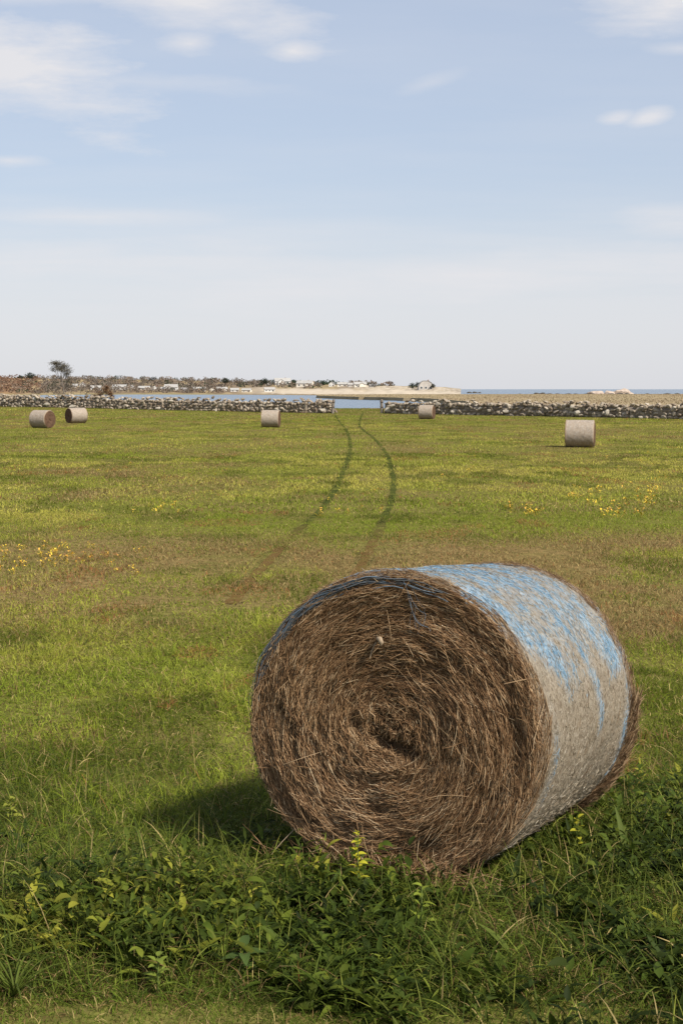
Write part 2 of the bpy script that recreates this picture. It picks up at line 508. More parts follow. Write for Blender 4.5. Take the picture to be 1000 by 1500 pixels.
def meadow_tint(x, y, n):
    """blade colour by place: green, yellow-green, darker close up, dead thatch, rust-red stems"""
    big = NZ[4].fbm(x * .10, y * .07, 4); mid = NZ[5].fbm(x * .42, y * .24, 4); small = NZ[6].fbm(x * 1.7, y * .9, 3)
    pat = NZ[0].fbm(x * .22 + 40, y * .13, 5); pat2 = NZ[2].fbm(x * .9 + 11, y * .45, 4)
    c = lerp(np.broadcast_to(G_MID, (n, 3)), G_YEL, sstep(.38, .60, mid) * sstep(8, 26, y))
    lush = sstep(.46, .60, big + .3 * (small - .5)) * (1 - .25 * sstep(18, 60, y))
    c = lerp(c, G_LUSH, lush * .85)
    c = lerp(c, G_LUSH, (1 - sstep(8.0, 12.5, y)) * .5)
    c = lerp(c, G_LUSH * .5, sstep(.54, .64, pat2) * .85)
    c = lerp(c, G_DARK * 1.1, (1 - sstep(5.2, 7.6, y + 1.5 * (small - .5))) * .62)  # blades get darker green towards the near end of the field
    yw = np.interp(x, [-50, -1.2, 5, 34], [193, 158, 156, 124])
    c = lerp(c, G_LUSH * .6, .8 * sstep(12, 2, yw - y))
    u = rng.random(n)
    # a band of cut, dead thatch between about 12 and 28 m
    band = sstep(12.4, 15.2, y + 4 * (mid - .5) + 3 * (big - .5)) * (1 - sstep(23, 29, y + 9 * (big - .5)))
    left_green = sstep(-2.2, -4.5, x) * .5
    p_br = band * (1 - left_green) * np.clip(.66 + 3.2 * (mid - .44) + 1.4 * (small - .5), .1, .97)
    p_br = p_br + .06 + .95 * sstep(.52, .64, pat) * sstep(26, 36, y) * (.35 + 1.2 * np.clip(pat2 - .3, 0, 1))
    br = u < p_br
    kindb = rng.random(n)
    cb = np.where((kindb < .5)[:, None], STRAW * .72, np.where((kindb < .95)[:, None], BROWN, RUST))
    c = np.where(br[:, None], cb, c)
    redp = (NZ[8].fbm(x * .8, y * .4, 3) > .69) & (rng.random(n) < .4) & (y > 7)
    c = np.where(redp[:, None], RUST * .8 + BROWN * .2, c)
    st = rng.random(n) < .06
    nb_ = (rng.random(n) < .16 * sstep(.45, .6, NZ[3].fbm(x * 1.1 + 5, y * .8, 3)) + .03) & (y < 14)
    c = np.where(nb_[:, None], BROWN * .9, c)
    c = np.where(st[:, None], STRAW, c)
    return c

m_grass = tint_leaf_mat('grass_blade', trans=.38, rough=.55, jitter=.45, spec=.05)
acc = Acc()
def grass_batch(y0, y1, n, hmin, hmax, wmin, wmax, nseg, lean=(.5, 1.45), margin=1.3, darkmix=0.0, kap=(.6, 3.2)):
    x, y = scatter(y0, y1, n, margin)
    tuft = .6 * NZ[9].fbm(x * 3.1, y * 3.1, 2) + .4 * sstep(.3, .7, NZ[1].fbm(x * .9, y * .6, 3))
    keep = ~in_bale(x, y) & (rng.random(n) < .45 + 1.1 * tuft)
    x, y, tuft = x[keep], y[keep], tuft[keep]; n = len(x)
    td = track_dist(x, y) if y1 > 10 else np.full(n, 9.)
    hw = .07 + .10 * NZ[3].n(x * 2, y * .7)
    intrack = td < hw
    intrack &= rng.random(n) < np.clip(.80 * sstep(12, 17, y) + .06 * sstep(22, 32, y) + 1.4 * (NZ[7].n(x * 3, y * .8) - .5), 0, .97)
    P = np.stack([x, y, ground_z(x, y) - .004], 1)
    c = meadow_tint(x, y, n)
    dk = rng.random(n) < darkmix
    c = np.where(dk[:, None], G_DARK, c)
    c = np.where(intrack[:, None], np.where((rng.random(n) < .35 + .5 * sstep(20, 32, y))[:, None], G_DARK * .85, np.where((rng.random(n) < .5)[:, None], np.array([.085, .062, .02]), np.array([.12, .075, .03]))), c)
    h = rng.uniform(hmin, hmax, n) * (.35 + 1.3 * tuft) * np.where(intrack, .5, 1)
    L = h * rng.uniform(1.0, 1.35, n)
    Vv, Fv, own = blades(P, rng.uniform(0, 2 * PI, n), np.clip(rng.normal(.5 * (lean[0] + lean[1]), .33, n), .15, 1.6), rng.uniform(kap[0], kap[1], n), L,
                         rng.uniform(wmin, wmax, n), nseg, twist=rng.normal(0, .4, n))
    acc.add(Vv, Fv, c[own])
grass_batch(3.7, 4.6, 90000, .025, .06, .0022, .0042, 2, (.5, 1.4))
grass_batch(4.35, 8.5, 140000, .06, .125, .0026, .0055, 4, darkmix=.22)
grass_batch(8.5, 15, 270000, .05, .105, .0035, .007, 3, darkmix=.10)
grass_batch(15, 30, 270000, .04, .085, .0055, .011, 2, darkmix=.09, kap=(.4, 2.2))
grass_batch(30, 60, 210000, .04, .09, .012, .022, 2, darkmix=.06, kap=(.2, 1.6))
grass_batch(60, 125, 220000, .04, .085, .022, .045, 1, margin=4, kap=(.1, .9), lean=(.8, 1.5))
grass_batch(120, 202, 130000, .05, .10, .045, .09, 1, margin=10, kap=(.1, .9), lean=(.8, 1.5))
tag(acc.build('meadow_grass', m_grass), kind='stuff')

# ------------------------------------------------------------------ weeds of the uncut strip in front
m_weed = tint_leaf_mat('weed_leaf', trans=.38, rough=.6, jitter=.5, spec=.10)
W_COL = np.array([[.018, .029, .005], [.033, .051, .008], [.058, .083, .011], [.115, .135, .017], [.25, .235, .03]])
acc = Acc()
def mown_edge(x):
    """near limit of the weeds; the mown verge lies in front of it"""
    return 4.42 - .5 * sstep(-.45, .4, x)
def weed_zone(x, y):
    """how strongly weeds take over the grass"""
    e = NZ[4].fbm(x * .9 + 7, y * .9, 3)
    y0 = mown_edge(x)
    z = sstep(y0 - .02, y0 + .16, y + .3 * (e - .5)) * (1 - sstep(5.1, 6.4, y + 1.6 * (e - .5)))
    right = sstep(.6, 1.0, x) * sstep(y0, y0 + .2, y) * (1 - sstep(6.4, 7.8, y + 1.6 * (e - .5)))
    return np.maximum(z, right)
n = 12500
x = rng.uniform(-2.6, 2.9, n); y = rng.uniform(3.85, 7.8, n)
keep = (rng.random(n) < weed_zone(x, y) * (.08 + 1.0 * sstep(.36, .62, NZ[7].fbm(x * 1.6, y * 1.6, 2)))) & ~in_bale(x, y, .03)
x, y = x[keep], y[keep]; n = len(x)
hgt = rng.uniform(.05, .19, n) * (.6 + .8 * NZ[5].fbm(x * 1.7, y * 1.7, 2))
near_face = np.exp(-((y - (BASE[1] - .12 - (x - BASE[0]) * .1)) / .22) ** 2)
laz = rng.uniform(0, 2 * PI, n); lean = rng.uniform(.0, .35, n)
species = rng.random(n)
ctone = np.clip(NZ[6].fbm(x * 1.4, y * 1.4, 3) * 5 - .6 + rng.normal(0, .7, n), 0, 4)
PL, AZ, BE, KA, LL, WW, CC = [], [], [], [], [], [], []
for i in range(n):
    k = 5 if species[i] < .62 else 8
    z0 = gz(x[i], y[i])
    for j in range(k):
        f = (j + .6) / k if species[i] >= .25 else .08
        PL.append((x[i] + math.cos(laz[i]) * lean[i] * hgt[i] * f, y[i] + math.sin(laz[i]) * lean[i] * hgt[i] * f, z0 + hgt[i] * f))
        AZ.append(j * 2.4 + laz[i] + random.uniform(-.4, .4))
        BE.append(random.uniform(.25, 1.15)); KA.append(random.uniform(.2, 1.5))
        s_ = (1.25 - .6 * f)
        if species[i] < .25: LL.append(random.uniform(.09, .19)); WW.append(random.uniform(.018, .04))
        elif species[i] < .62: LL.append(random.uniform(.05, .10) * s_); WW.append(random.uniform(.017, .035) * s_)
        else: LL.append(random.uniform(.04, .09) * s_); WW.append(random.uniform(.006, .014) * s_)
        t = ctone[i]; i0 = int(min(t, 3)); CC.append(W_COL[i0] * (1 - (t - i0)) + W_COL[i0 + 1] * (t - i0))
Vv, Fv, own = blades(np.array(PL), np.array(AZ), np.array(BE), np.array(KA), np.array(LL), np.array(WW), 4, 'lance', .35, rng.normal(0, .35, len(PL)))
acc.add(Vv, Fv, np.array(CC)[own])
# long arching grass between the weeds, and against the foot of the bale
n = 60000
x = rng.uniform(-2.6, 2.9, n); y = rng.uniform(3.9, 8.2, n)
keep = (rng.random(n) < np.clip(weed_zone(x, y) * .8 + .35 * (1 - sstep(5.8, 8.2, y)) * (y > 4.45), 0, 1) * (.3 + .9 * NZ[9].fbm(x * 2.5, y * 2.5, 2))) & ~in_bale(x, y, .02)
x, y = x[keep], y[keep]; n = len(x)
P = np.stack([x, y, ground_z(x, y) - .01], 1)
L = rng.uniform(.10, .27, n) * (.6 + .7 * NZ[8].fbm(x * 2, y * 2, 2))
cw = lerp(np.broadcast_to(np.array([.045, .068, .009]), (n, 3)), np.array([.20, .215, .036]), rng.random(n) ** 2)
cw = np.where((rng.random(n) < .05)[:, None], STRAW * .8, cw)
Vv, Fv, own = blades(P, rng.uniform(0, 2 * PI, n), rng.uniform(.8, 1.5, n), rng.uniform(.5, 2.2, n), L, rng.uniform(.003, .008, n), 4, twist=rng.normal(0, .4, n))
acc.add(Vv, Fv, cw[own])
# thin flowering stems of the grass, some gone to straw
n = 420
x = rng.uniform(-2.4, 2.6, n); y = rng.uniform(4.5, 9.0, n); k_ = ~in_bale(x, y, .05); x, y = x[k_], y[k_]; n = len(x)
P = np.stack([x, y, ground_z(x, y)], 1)
cs = np.where((rng.random(n) < .5)[:, None], STRAW * .8, np.array([.16, .17, .04]))
Vv, Fv, own = blades(P, rng.uniform(0, 2 * PI, n), rng.uniform(1.1, 1.55, n), rng.uniform(.1, .9, n), rng.uniform(.16, .34, n), rng.uniform(.002, .0035, n), 4, twist=rng.normal(0, .5, n))
acc.add(Vv, Fv, cs[own])
tag(acc.build('weeds', m_weed), kind='stuff')

# ------------------------------------------------------------------ bales
STRAW_STOPS = [(0, (.07, .036, .016)), (.3, (.165, .089, .040)), (.62, (.29, .168, .080)), (.88, (.41, .27, .145)), (1, (.56, .42, .26))]
m_straw = island_mat('straw_stalk', STRAW_STOPS, .75, .25)
m_core = plain_mat('packed_hay', (.045, .025, .012), (.19, .115, .055), 26, .95, .9, .02)
m_fuzz = island_mat('weathered_straw', [(0, (.12, .088, .054)), (.3, (.245, .195, .132)), (.8, (.39, .335, .25)), (1, (.52, .46, .37))], .8, .2)
m_fuzz_far = island_mat('bleached_straw', [(0, (.26, .235, .21)), (.4, (.40, .37, .34)), (1, (.54, .51, .47))], .8, .2)
m_tan = island_mat('tan_straw', [(0, (.11, .06, .03)), (.5, (.25, .155, .08)), (1, (.42, .30, .175))], .8, .2)
m_blue = island_mat('blue_net_thread', [(0, (.10, .22, .33)), (.5, (.20, .36, .51)), (1, (.40, .55, .66))], .5, .35)
m_dullblue = island_mat('dull_blue_twine', [(0, (.065, .065, .062)), (.6, (.10, .115, .13)), (1, (.13, .20, .27))], .6, .3)

def net_mat(name, blue=True, g=1.0, gb=1.0):
    m, nt, out = new_mat(name)
    uvn = N(nt, 'ShaderNodeUVMap'); tco = N(nt, 'ShaderNodeTexCoord')
    a = noise(nt, uvn.outputs[0], 9, 6, .65)
    b = noise(nt, uvn.outputs[0], 120, 4, .7, (.45, 1, 1))
    d = noise(nt, uvn.outputs[0], 34, 5, .6, (.5, 1, 1))
    c = ramp(nt, a, [(.3, (.225 * g, .182 * g, .128 * g * gb)), (.55, (.315 * g, .268 * g, .20 * g * gb)), (.75, (.37 * g, .33 * g, .265 * g * gb))])
    c = mixc(nt, ramp(nt, b, [(.38, (.85,) * 3), (.6, (0,) * 3)]), c, (.13 * g, .093 * g, .058 * g))
    c = mixc(nt, ramp(nt, d, [(.58, (0,) * 3), (.75, (.7,) * 3)]), c, (.20, .135, .08))
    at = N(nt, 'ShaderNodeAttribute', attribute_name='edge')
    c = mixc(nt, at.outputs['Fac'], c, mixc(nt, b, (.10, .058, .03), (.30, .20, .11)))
    if blue:
        bl = N(nt, 'ShaderNodeAttribute', attribute_name='blue')
        e = noise(nt, uvn.outputs[0], 60, 5, .75, (.35, 1.2, 1))
        f = math_(nt, 'MULTIPLY', math_(nt, 'MULTIPLY', bl.outputs['Fac'], ramp(nt, e, [(.34, (.22,) * 3), (.64, (1,) * 3)])), .95, True)
        c = mixc(nt, f, c, mixc(nt, b, (.14, .28, .42), (.32, .47, .60)))
    p = N(nt, 'ShaderNodeBsdfPrincipled', i_Roughness=.7); p.inputs['Specular IOR Level'].default_value = .25
    nt.links.new(c, p.inputs['Base Color'])
    bp = N(nt, 'ShaderNodeBump', i_Strength=.8, i_Distance=.012)
    nt.links.new(math_(nt, 'ADD', b, d), bp.inputs['Height']); nt.links.new(bp.outputs[0], p.inputs['Normal'])
    nt.links.new(p.outputs[0], out.inputs['Surface'])
    return m
m_net = net_mat('net_wrap_aged'); m_net_far = net_mat('net_wrap_grey', False, 1.3, 1.1)

NB = Noise(42)
def bale_rho(phi, y):
    """outline of the roll: a little wider than tall, flat underneath, lumpy"""
    cp, sp_ = np.cos(phi), np.sin(phi)
    l = 1 + .034 * (NB.n(cp * 1.5 + 9, sp_ * 1.5 + 5 + y * 1.9) - .5) + .020 * (NB.n(cp * 4.5 + 33 + y * 2.5, sp_ * 4.5 + 20 - y * 6) - .5)
    X_ = BR * BFLAT * np.cos(phi) * l; Z_ = BR * np.sin(phi) * l
    zmin = -BR + .035
    Z_ = np.where(Z_ < zmin, zmin + (Z_ - zmin) * .25, Z_)
    return X_, Z_
def shoulder(y, front=.10, back=.07):
    """1 in the middle of the roll, falling off in a rounded edge at both ends"""
    f = np.clip(1 - y / front, 0, 1); b = np.clip(1 - (BL - y) / back, 0, 1)
    return 1 - .075 * f ** 2.4 + .012 * b ** 1.5
def blue_mask(phi_deg, t):
    m = np.zeros_like(phi_deg)
    def seg(pts, wp, wt, amp):
        nonlocal m
        wp, wt, amp = wp * 1.3, wt * 1.3, amp * .92
        for (p0, t0), (p1, t1) in zip(pts[:-1], pts[1:]):
            dp, dt = p1 - p0, t1 - t0
            q = ((phi_deg - p0) * dp / wp ** 2 + (t - t0) * dt / wt ** 2) / ((dp / wp) ** 2 + (dt / wt) ** 2 + 1e-9)
            q = np.clip(q, 0, 1)
            d = np.hypot((phi_deg - p0 - q * dp) / wp, (t - t0 - q * dt) / wt)
            m = np.maximum(m, amp * np.exp(-d ** 2))
    seg([(62, .06), (50, .10), (41, .14), (34, .25), (24, .40)], 6, .07, 1.15)
    seg([(58, .85), (49, .95), (38, 1.0), (25, 1.10)], 6, .10, 1.15)
    seg([(40, .64), (34, .68), (22, .70), (4, .78)], 5, .025, 1.0)
    seg([(102, .25), (96, .7), (90, 1.1)], 10, .25, 1.0)
    seg([(95, .3), (67, .97), (47, 1.1)], 9, .12, .9)
    seg([(85, .25), (73, .34), (57, .42)], 8, .08, .9)
    seg([(104, .03), (112, .10), (98, .2)], 8, .08, .7)
    seg([(88, .45), (58, .78)], 20, .34, .85)
    seg([(2, 1.20), (-20, 1.18)], 12, .03, .5)
    seg([(8, .10), (-14, .13)], 10, .03, .15)
    return m

def bale_body(nphi, nt_, parent, mat, blue):
    ph = np.linspace(0, 2 * PI, nphi + 1); y = np.concatenate([np.linspace(0, .1, max(4, nt_ // 6), endpoint=False), np.linspace(.1, BL - .07, nt_, endpoint=False), np.linspace(BL - .07, BL, max(4, nt_ // 8))])
    PH, YY = np.meshgrid(ph, y, indexing='ij')
    PHw = np.where(PH >= 2 * PI - 1e-6, 0, PH)
    X_, Z_ = bale_rho(PHw, YY); s = shoulder(YY)
    V = np.stack([X_ * s, YY, Z_ * s + BR], -1)
    n2 = len(y)
    i = (np.arange(nphi)[:, None] * n2 + np.arange(n2 - 1)[None, :]).reshape(-1, 1)
    Q = np.concatenate([i, i + n2, i + n2 + 1, i + 1], 1)
    uv = np.stack([PH * BR, YY], -1).reshape(-1, 2)
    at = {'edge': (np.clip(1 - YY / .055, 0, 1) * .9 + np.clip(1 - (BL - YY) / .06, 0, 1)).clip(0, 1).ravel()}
    if blue:
        pd = np.degrees(PH); pd = np.where(pd > 180, pd - 360, pd)
        nb = NB.fbm(PH * 6, YY * 14, 4)
        at['blue'] = (blue_mask(pd, YY) * (.45 + 1.1 * sstep(.35, .65, nb))).clip(0, 1).ravel()
    return mk('net_wrap', V.reshape(-1, 3), [Q], mat, parent, uv=uv, attr=at)

def face_depth(x, z):
    """how far the straw end stands out (negative) or sinks in (positive), in metres"""
    r = np.hypot(x, z)
    d = .010 * np.exp(-(r / .14) ** 2) - .012 * np.exp(-((r - .42) / .22) ** 2)
    d = d + .05 * (NB.fbm(x * 9 + 5, z * 9, 4) - .5) + .045 * (NB.fbm(r * 24 + x * 2 + .12 * np.arctan2(z, x), np.arctan2(z, x) * 2.2, 3) - .5)
    # the dark slot just under the middle, sloping down to the right
    zs = -.075 - .28 * (x - .02)
    d = d + .075 * np.exp(-((z - zs) / .028) ** 2) * np.exp(-((x - .035) / .10) ** 2)
    # a looser, hollowed arc along the right hand rim
    d = d + .02 * np.exp(-((r - .52) / .05) ** 2) * sstep(-.1, .4, x)
    return d * (1 - sstep(.53, .585, r))

def bale_face(name, nr, na, parent, mat, side):
    r = np.linspace(0, 1, nr) ** .9; a = np.linspace(0, 2 * PI, na, endpoint=False)
    Rg, Ag = np.meshgrid(r, a, indexing='ij')
    y0 = 0. if side < 0 else BL
    X_, Z_ = bale_rho(Ag, np.full_like(Ag, y0)); s = shoulder(np.full_like(Ag, y0))
    X_, Z_ = X_ * s * Rg, Z_ * s * Rg
    D = face_depth(X_, Z_)
    Yv = D if side < 0 else BL - D
    V = np.stack([X_, Yv, Z_ + BR], -1).reshape(-1, 3)
    i, j = np.meshgrid(np.arange(nr - 1), np.arange(na), indexing='ij'); j2 = (j + 1) % na
    Q = np.stack([i * na + j, (i + 1) * na + j, (i + 1) * na + j2, i * na + j2], -1).reshape(-1, 4)
    if side > 0: Q = Q[:, ::-1]
    return mk(name, V, [Q], mat, parent)

def place_bale(o):
    M = Matrix(((b_r[0], b_a[0], b_u[0], BASE[0]), (b_r[1], b_a[1], b_u[1], BASE[1]), (b_r[2], b_a[2], b_u[2], BASE[2]), (0, 0, 0, 1)))
    o.matrix_world = M

big = empty('hay_bale'); place_bale(big)
tag(big, 'large round brown hay bale with faded blue net wrap in the weeds of the foreground', 'hay bale', 'round hay bales on the field')
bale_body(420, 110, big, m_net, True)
bale_face('straw_end', 70, 300, big, m_core, -1)
bale_face('straw_end', 24, 120, big, m_core, 1)

# stalks coiled over the straw end
def face_stalks(n, out_lo, out_hi, jit, len_mu, rad_lo, rad_hi, rmax=.60):
    r = np.sqrt(rng.uniform(0.0, 1, n)) * rmax; a = rng.uniform(0, 2 * PI, n)
    x = r * np.cos(a) * 1.03; z = r * np.sin(a)
    # the coil is not centred nor even: wind around a drifting middle
    cx, cz = -.005, -.04
    ax = np.arctan2(z - cz, x - cx); rr = np.hypot(x - cx, z - cz)
    j = rng.normal(0, 1, n) * (jit + .9 * np.exp(-(rr / .14) ** 2) + .25 * (rng.random(n) < .15)) + .12
    ta = ax + PI / 2 + j
    d = face_depth(x, z)
    slot = np.exp(-((z + .075 + .28 * (x - .02)) / .022) ** 2) * np.exp(-((x - .035) / .10) ** 2)
    keep = rng.random(n) > slot * 1.1
    ln = np.clip(rng.lognormal(math.log(len_mu), .55, n), .018, .30) * (.45 + .55 * sstep(.05, .3, rr))
    C = np.stack([x, d - rng.uniform(out_lo, out_hi, n), z + BR], 1)
    tilt = rng.normal(0, .16, n)
    T = np.stack([np.cos(ta) * np.cos(tilt), -np.abs(np.sin(tilt)) * rng.choice([1, -1], n), np.sin(ta) * np.cos(tilt)], 1)
    B = np.stack([-np.cos(ax), rng.normal(0, .3, n), -np.sin(ax)], 1)
    B -= T * (B * T).sum(1, keepdims=True); B /= np.linalg.norm(B, axis=1, keepdims=True)
    curv = 1 / np.clip(rr, .12, 1) * rng.uniform(.3, 1.4, n) * np.where(rng.random(n) < .2, -1, 1)
    rad = rng.uniform(rad_lo, rad_hi, n)
    s = keep & (np.hypot(C[:, 0] / 1.04, C[:, 2] - BR) < rmax + .005)
    lift = C[:, 2] > .02
    s &= lift
    return C[s], T[s], B[s], ln[s], curv[s], rad[s]
acc = Acc()
for args in ((23000, -.004, .006, .15, .055, .0009, .0020), (21000, .002, .013, .19, .05, .0008, .0017), (3000, .006, .022, .42, .05, .0007, .0015), (60, .015, .04, .8, .14, .0010, .0017)):
    C, T, B, ln, cu, rd = face_stalks(*args)
    Vv, Fv, _ = strands(C, T, B, ln, cu, rd, 5)
    acc.add(Vv, Fv)
# ragged ends hanging at the foot of the straw end
n = 500
x = rng.normal(.06, .22, n); z = rng.uniform(.0, .10, n)
C = np.stack([x, rng.uniform(-.05, .01, n), z], 1)
T = np.stack([rng.normal(0, .6, n), rng.normal(-.2, .25, n), rng.normal(-.5, .5, n)], 1); T /= np.linalg.norm(T, axis=1, keepdims=True)
B = np.cross(T, np.array([0, 1, .2])); B /= np.linalg.norm(B, axis=1, keepdims=True)
Vv, Fv, _ = strands(C, T, B, rng.uniform(.06, .2, n), rng.normal(0, 4, n), rng.uniform(.001, .002, n), 4); acc.add(Vv, Fv)
so_ = acc.build('loose_stalks', m_straw, big); tag(so_, kind='stuff')

# straw lying flat under the net, and fuzz poking through it
def side_stalks(n, mat, name, y_lo, y_hi, len_lo, len_hi, out_lo, out_hi, jit, stick, rad, phr=(0, 2 * PI)):
    ph = rng.uniform(phr[0], phr[1], n); y = rng.uniform(y_lo, y_hi, n)
    X_, Z_ = bale_rho(ph, y); s = shoulder(y)
    nrm = np.stack([np.cos(ph), np.zeros(n), np.sin(ph)], 1)
    C = np.stack([X_ * s, y, Z_ * s + BR], 1) + nrm * rng.uniform(out_lo, out_hi, n)[:, None]
    j = rng.normal(0, jit, n)
    circ = np.stack([-np.sin(ph), np.zeros(n), np.cos(ph)], 1)
    T = circ * np.cos(j)[:, None] + np.array([0, 1, 0]) * np.sin(j)[:, None] + nrm * (np.abs(rng.normal(0, stick, n)))[:, None]
    T /= np.linalg.norm(T, axis=1, keepdims=True)
    B = -nrm - T * ((-nrm) * T).sum(1, keepdims=True); B /= np.linalg.norm(B, axis=1, keepdims=True)
    keep = C[:, 2] > .03
    Vv, Fv, _ = strands(C[keep], T[keep], B[keep], rng.uniform(len_lo, len_hi, n)[keep], rng.uniform(.8, 2.0, n)[keep], rng.uniform(rad[0], rad[1], n)[keep], 3)
    return Vv, Fv
PHV = (-1.0, 2.6)
acc = Acc()
for a_ in ((16000, m_fuzz, '', .03, BL - .03, .010, .032, -.0015, .0014, 1.3, .015, (.0007, .0014), PHV), (2200, m_fuzz, '', .02, BL - .02, .015, .05, .001, .006, .9, .35, (.0006, .0011), PHV)):
    acc.add(*side_stalks(*a_))
tag(acc.build('pressed_straw', m_fuzz, big), kind='stuff')
acc = Acc()
for a_ in ((2600, m_tan, '', -.004, .055, .03, .12, -.004, .008, .35, .06, (.0009, .0017), (0, 2 * PI)), (1700, m_tan, '', BL - .06, BL + .015, .03, .09, -.003, .010, .6, .15, (.0009, .0017), (0, 2 * PI)),
           (420, m_tan, '', 0, BL, .03, .09, -.002, .003, .5, .12, (.0008, .0014), (0, 2 * PI)),
           (1700, m_tan, '', BL - .04, BL + .06, .04, .13, -.012, .030, .7, .3, (.0009, .0018), (-1.35, .1)),
           (700, m_tan, '', -.01, .05, .03, .09, .002, .016, .6, .3, (.0008, .0014), (1.2, 4.4))):
    acc.add(*side_stalks(*a_))
tag(acc.build('rim_straw', m_tan, big, ), 'tan straw sticking out round both rims', kind='stuff')
# threads of the blue net where it is still whole
n = 60000
phd = rng.uniform(-30, 125, n); y = rng.uniform(0, BL, n)
nb = NB.fbm(np.radians(phd) * 6, y * 14, 4); n3 = NB.fbm(np.radians(phd) * 30, y * 60, 2)
keep = rng.random(n) < .38 * (blue_mask(phd, y) * (.3 + 1.3 * sstep(.38, .62, nb)) * sstep(.35, .6, n3)) ** 1.1
phd, y = phd[keep], y[keep]; n = len(y); ph = np.radians(phd)
X_, Z_ = bale_rho(ph, y); s = shoulder(y)
nrm = np.stack([np.cos(ph), np.zeros(n), np.sin(ph)], 1)
C = np.stack([X_ * s, y, Z_ * s + BR], 1) + nrm * rng.uniform(.001, .004, n)[:, None]
j = rng.choice([0, .5, -.5, .9, -.9], n) + rng.normal(0, .25, n)
T = np.stack([-np.sin(ph), np.zeros(n), np.cos(ph)], 1) * np.cos(j)[:, None] + np.array([0, 1, 0]) * np.sin(j)[:, None]
B = -nrm - T * ((-nrm) * T).sum(1, keepdims=True); B /= np.linalg.norm(B, axis=1, keepdims=True)
Vv, Fv, _ = strands(C, T, B, rng.uniform(.012, .045, n), rng.uniform(.9, 2.2, n), rng.uniform(.0005, .0011, n), 3)
bn = mk('blue_netting', Vv, Fv, m_blue, big); tag(bn, 'torn bright blue netting over the top and right shoulder', kind='stuff')
# the dull blue edge of the net, bunched along the upper left rim of the straw end
acc = Acc()
for k in range(16):
    a0, a1 = random.uniform(62, 100), random.uniform(165, 205)
    th = np.radians(np.linspace(a0, a1, 26)); wob_ = random.uniform(-.012, .012); ph0 = random.uniform(0, 6)
    rr = .575 + .012 * np.sin(th * 3 + ph0) + wob_ + .02 * sstep(math.radians(120), math.radians(185), th)
    rr = rr + .005 * np.sin(th * 21 + ph0)
    y_ = -.012 - .010 * np.sin(th * 5 + ph0) ** 2 + .02 * sstep(math.radians(140), math.radians(190), th)
    pts = np.stack([rr * np.cos(th) * 1.04, y_, BR + rr * np.sin(th)], 1)
    acc.add(*tube(pts, [random.uniform(.0013, .0026)] * 26, 4))
for k in range(6):     # loose loops hanging down over the straw from the top
    x0 = random.uniform(.05, .17); z0 = random.uniform(.52, .57)
    t = np.linspace(0, 1, 14)
    pts = np.stack([x0 + .03 * np.sin(t * 4 + k) + .05 * t, np.full(14, -.035) + .01 * np.sin(t * 3), BR + z0 - .16 * t - .02 * np.sin(t * 7 + k)], 1)
    acc.add(*tube(pts, [.0008] * 14, 4))
tag(acc.build('net_edge', m_dullblue, big), 'dull blue rolled edge of the net along the upper left rim')
# a pale snapped stub standing out above the middle
acc = Acc()
pts = np.array([[-.055, -.02, .965], [-.045, -.045, .972], [-.03, -.062, .972], [-.02, -.066, .958], [-.026, -.06, .945]])
acc.add(*tube(pts, [.004, .009, .0115, .009, .003], 8))
acc.add(*tube(np.array([[-.06, -.03, .955], [-.07, -.045, .92], [-.075, -.05, .89]]), [.003, .003, .002], 5))
acc.build('stalk_stub', plain_mat('pale_stub', (.14, .10, .06), (.36, .27, .18), 40, .7, .4, .004), big)

# the five far bales
def far_bale(px, py, yaw, label):
    g = at_ground(px, py)
    o = empty('hay_bale', (g[0], g[1], g[2] - .02), yaw)
    tag(o, label, 'hay bale', 'round hay bales on the field')
    o.scale = (random.uniform(.97, 1.03), random.uniform(.94, 1.06), random.uniform(.96, 1.03))
    return o
far_defs = [
    (849, 655, math.radians(77), 'grey wrapped hay bale in the right field, the largest of the small distant bales'),
    (63, 627, math.radians(62), 'grey wrapped hay bale at the far left, showing its reddish straw end to the right'),
    (112, 620, math.radians(-52), 'pale grey hay bale at the far left, its dark straw end on its left side'),
    (397, 626, math.radians(84), 'grey wrapped hay bale standing alone left of the wheel tracks below the left wall'),
    (625, 614, math.radians(72), 'small grey hay bale right of the wheel tracks, close under the right stone wall'),
]
proto = far_bale(*far_defs[0])
SC = .98
parts = [bale_body(90, 24, proto, m_net_far, False)]
m_end_far = plain_mat('russet_hay_end', (.05, .028, .017), (.15, .085, .05), 14, .95, .8, .03)
parts += [bale_face('straw_end', 14, 60, proto, m_end_far, -1), bale_face('straw_end', 14, 60, proto, m_end_far, 1)]
acc = Acc()
acc.add(*side_stalks(450, m_fuzz, '', 0, BL, .06, .2, 0, .008, .5, .05, (.002, .004)))
fz = acc.build('pressed_straw', m_fuzz_far, proto); tag(fz, kind='stuff'); parts.append(fz)
for p_ in parts: p_.location = (0, -BL / 2, 0)
for d_ in far_defs[1:]:
    o = far_bale(*d_)
    for p_ in parts:
        q = p_.copy(); col.objects.link(q); q.parent = o

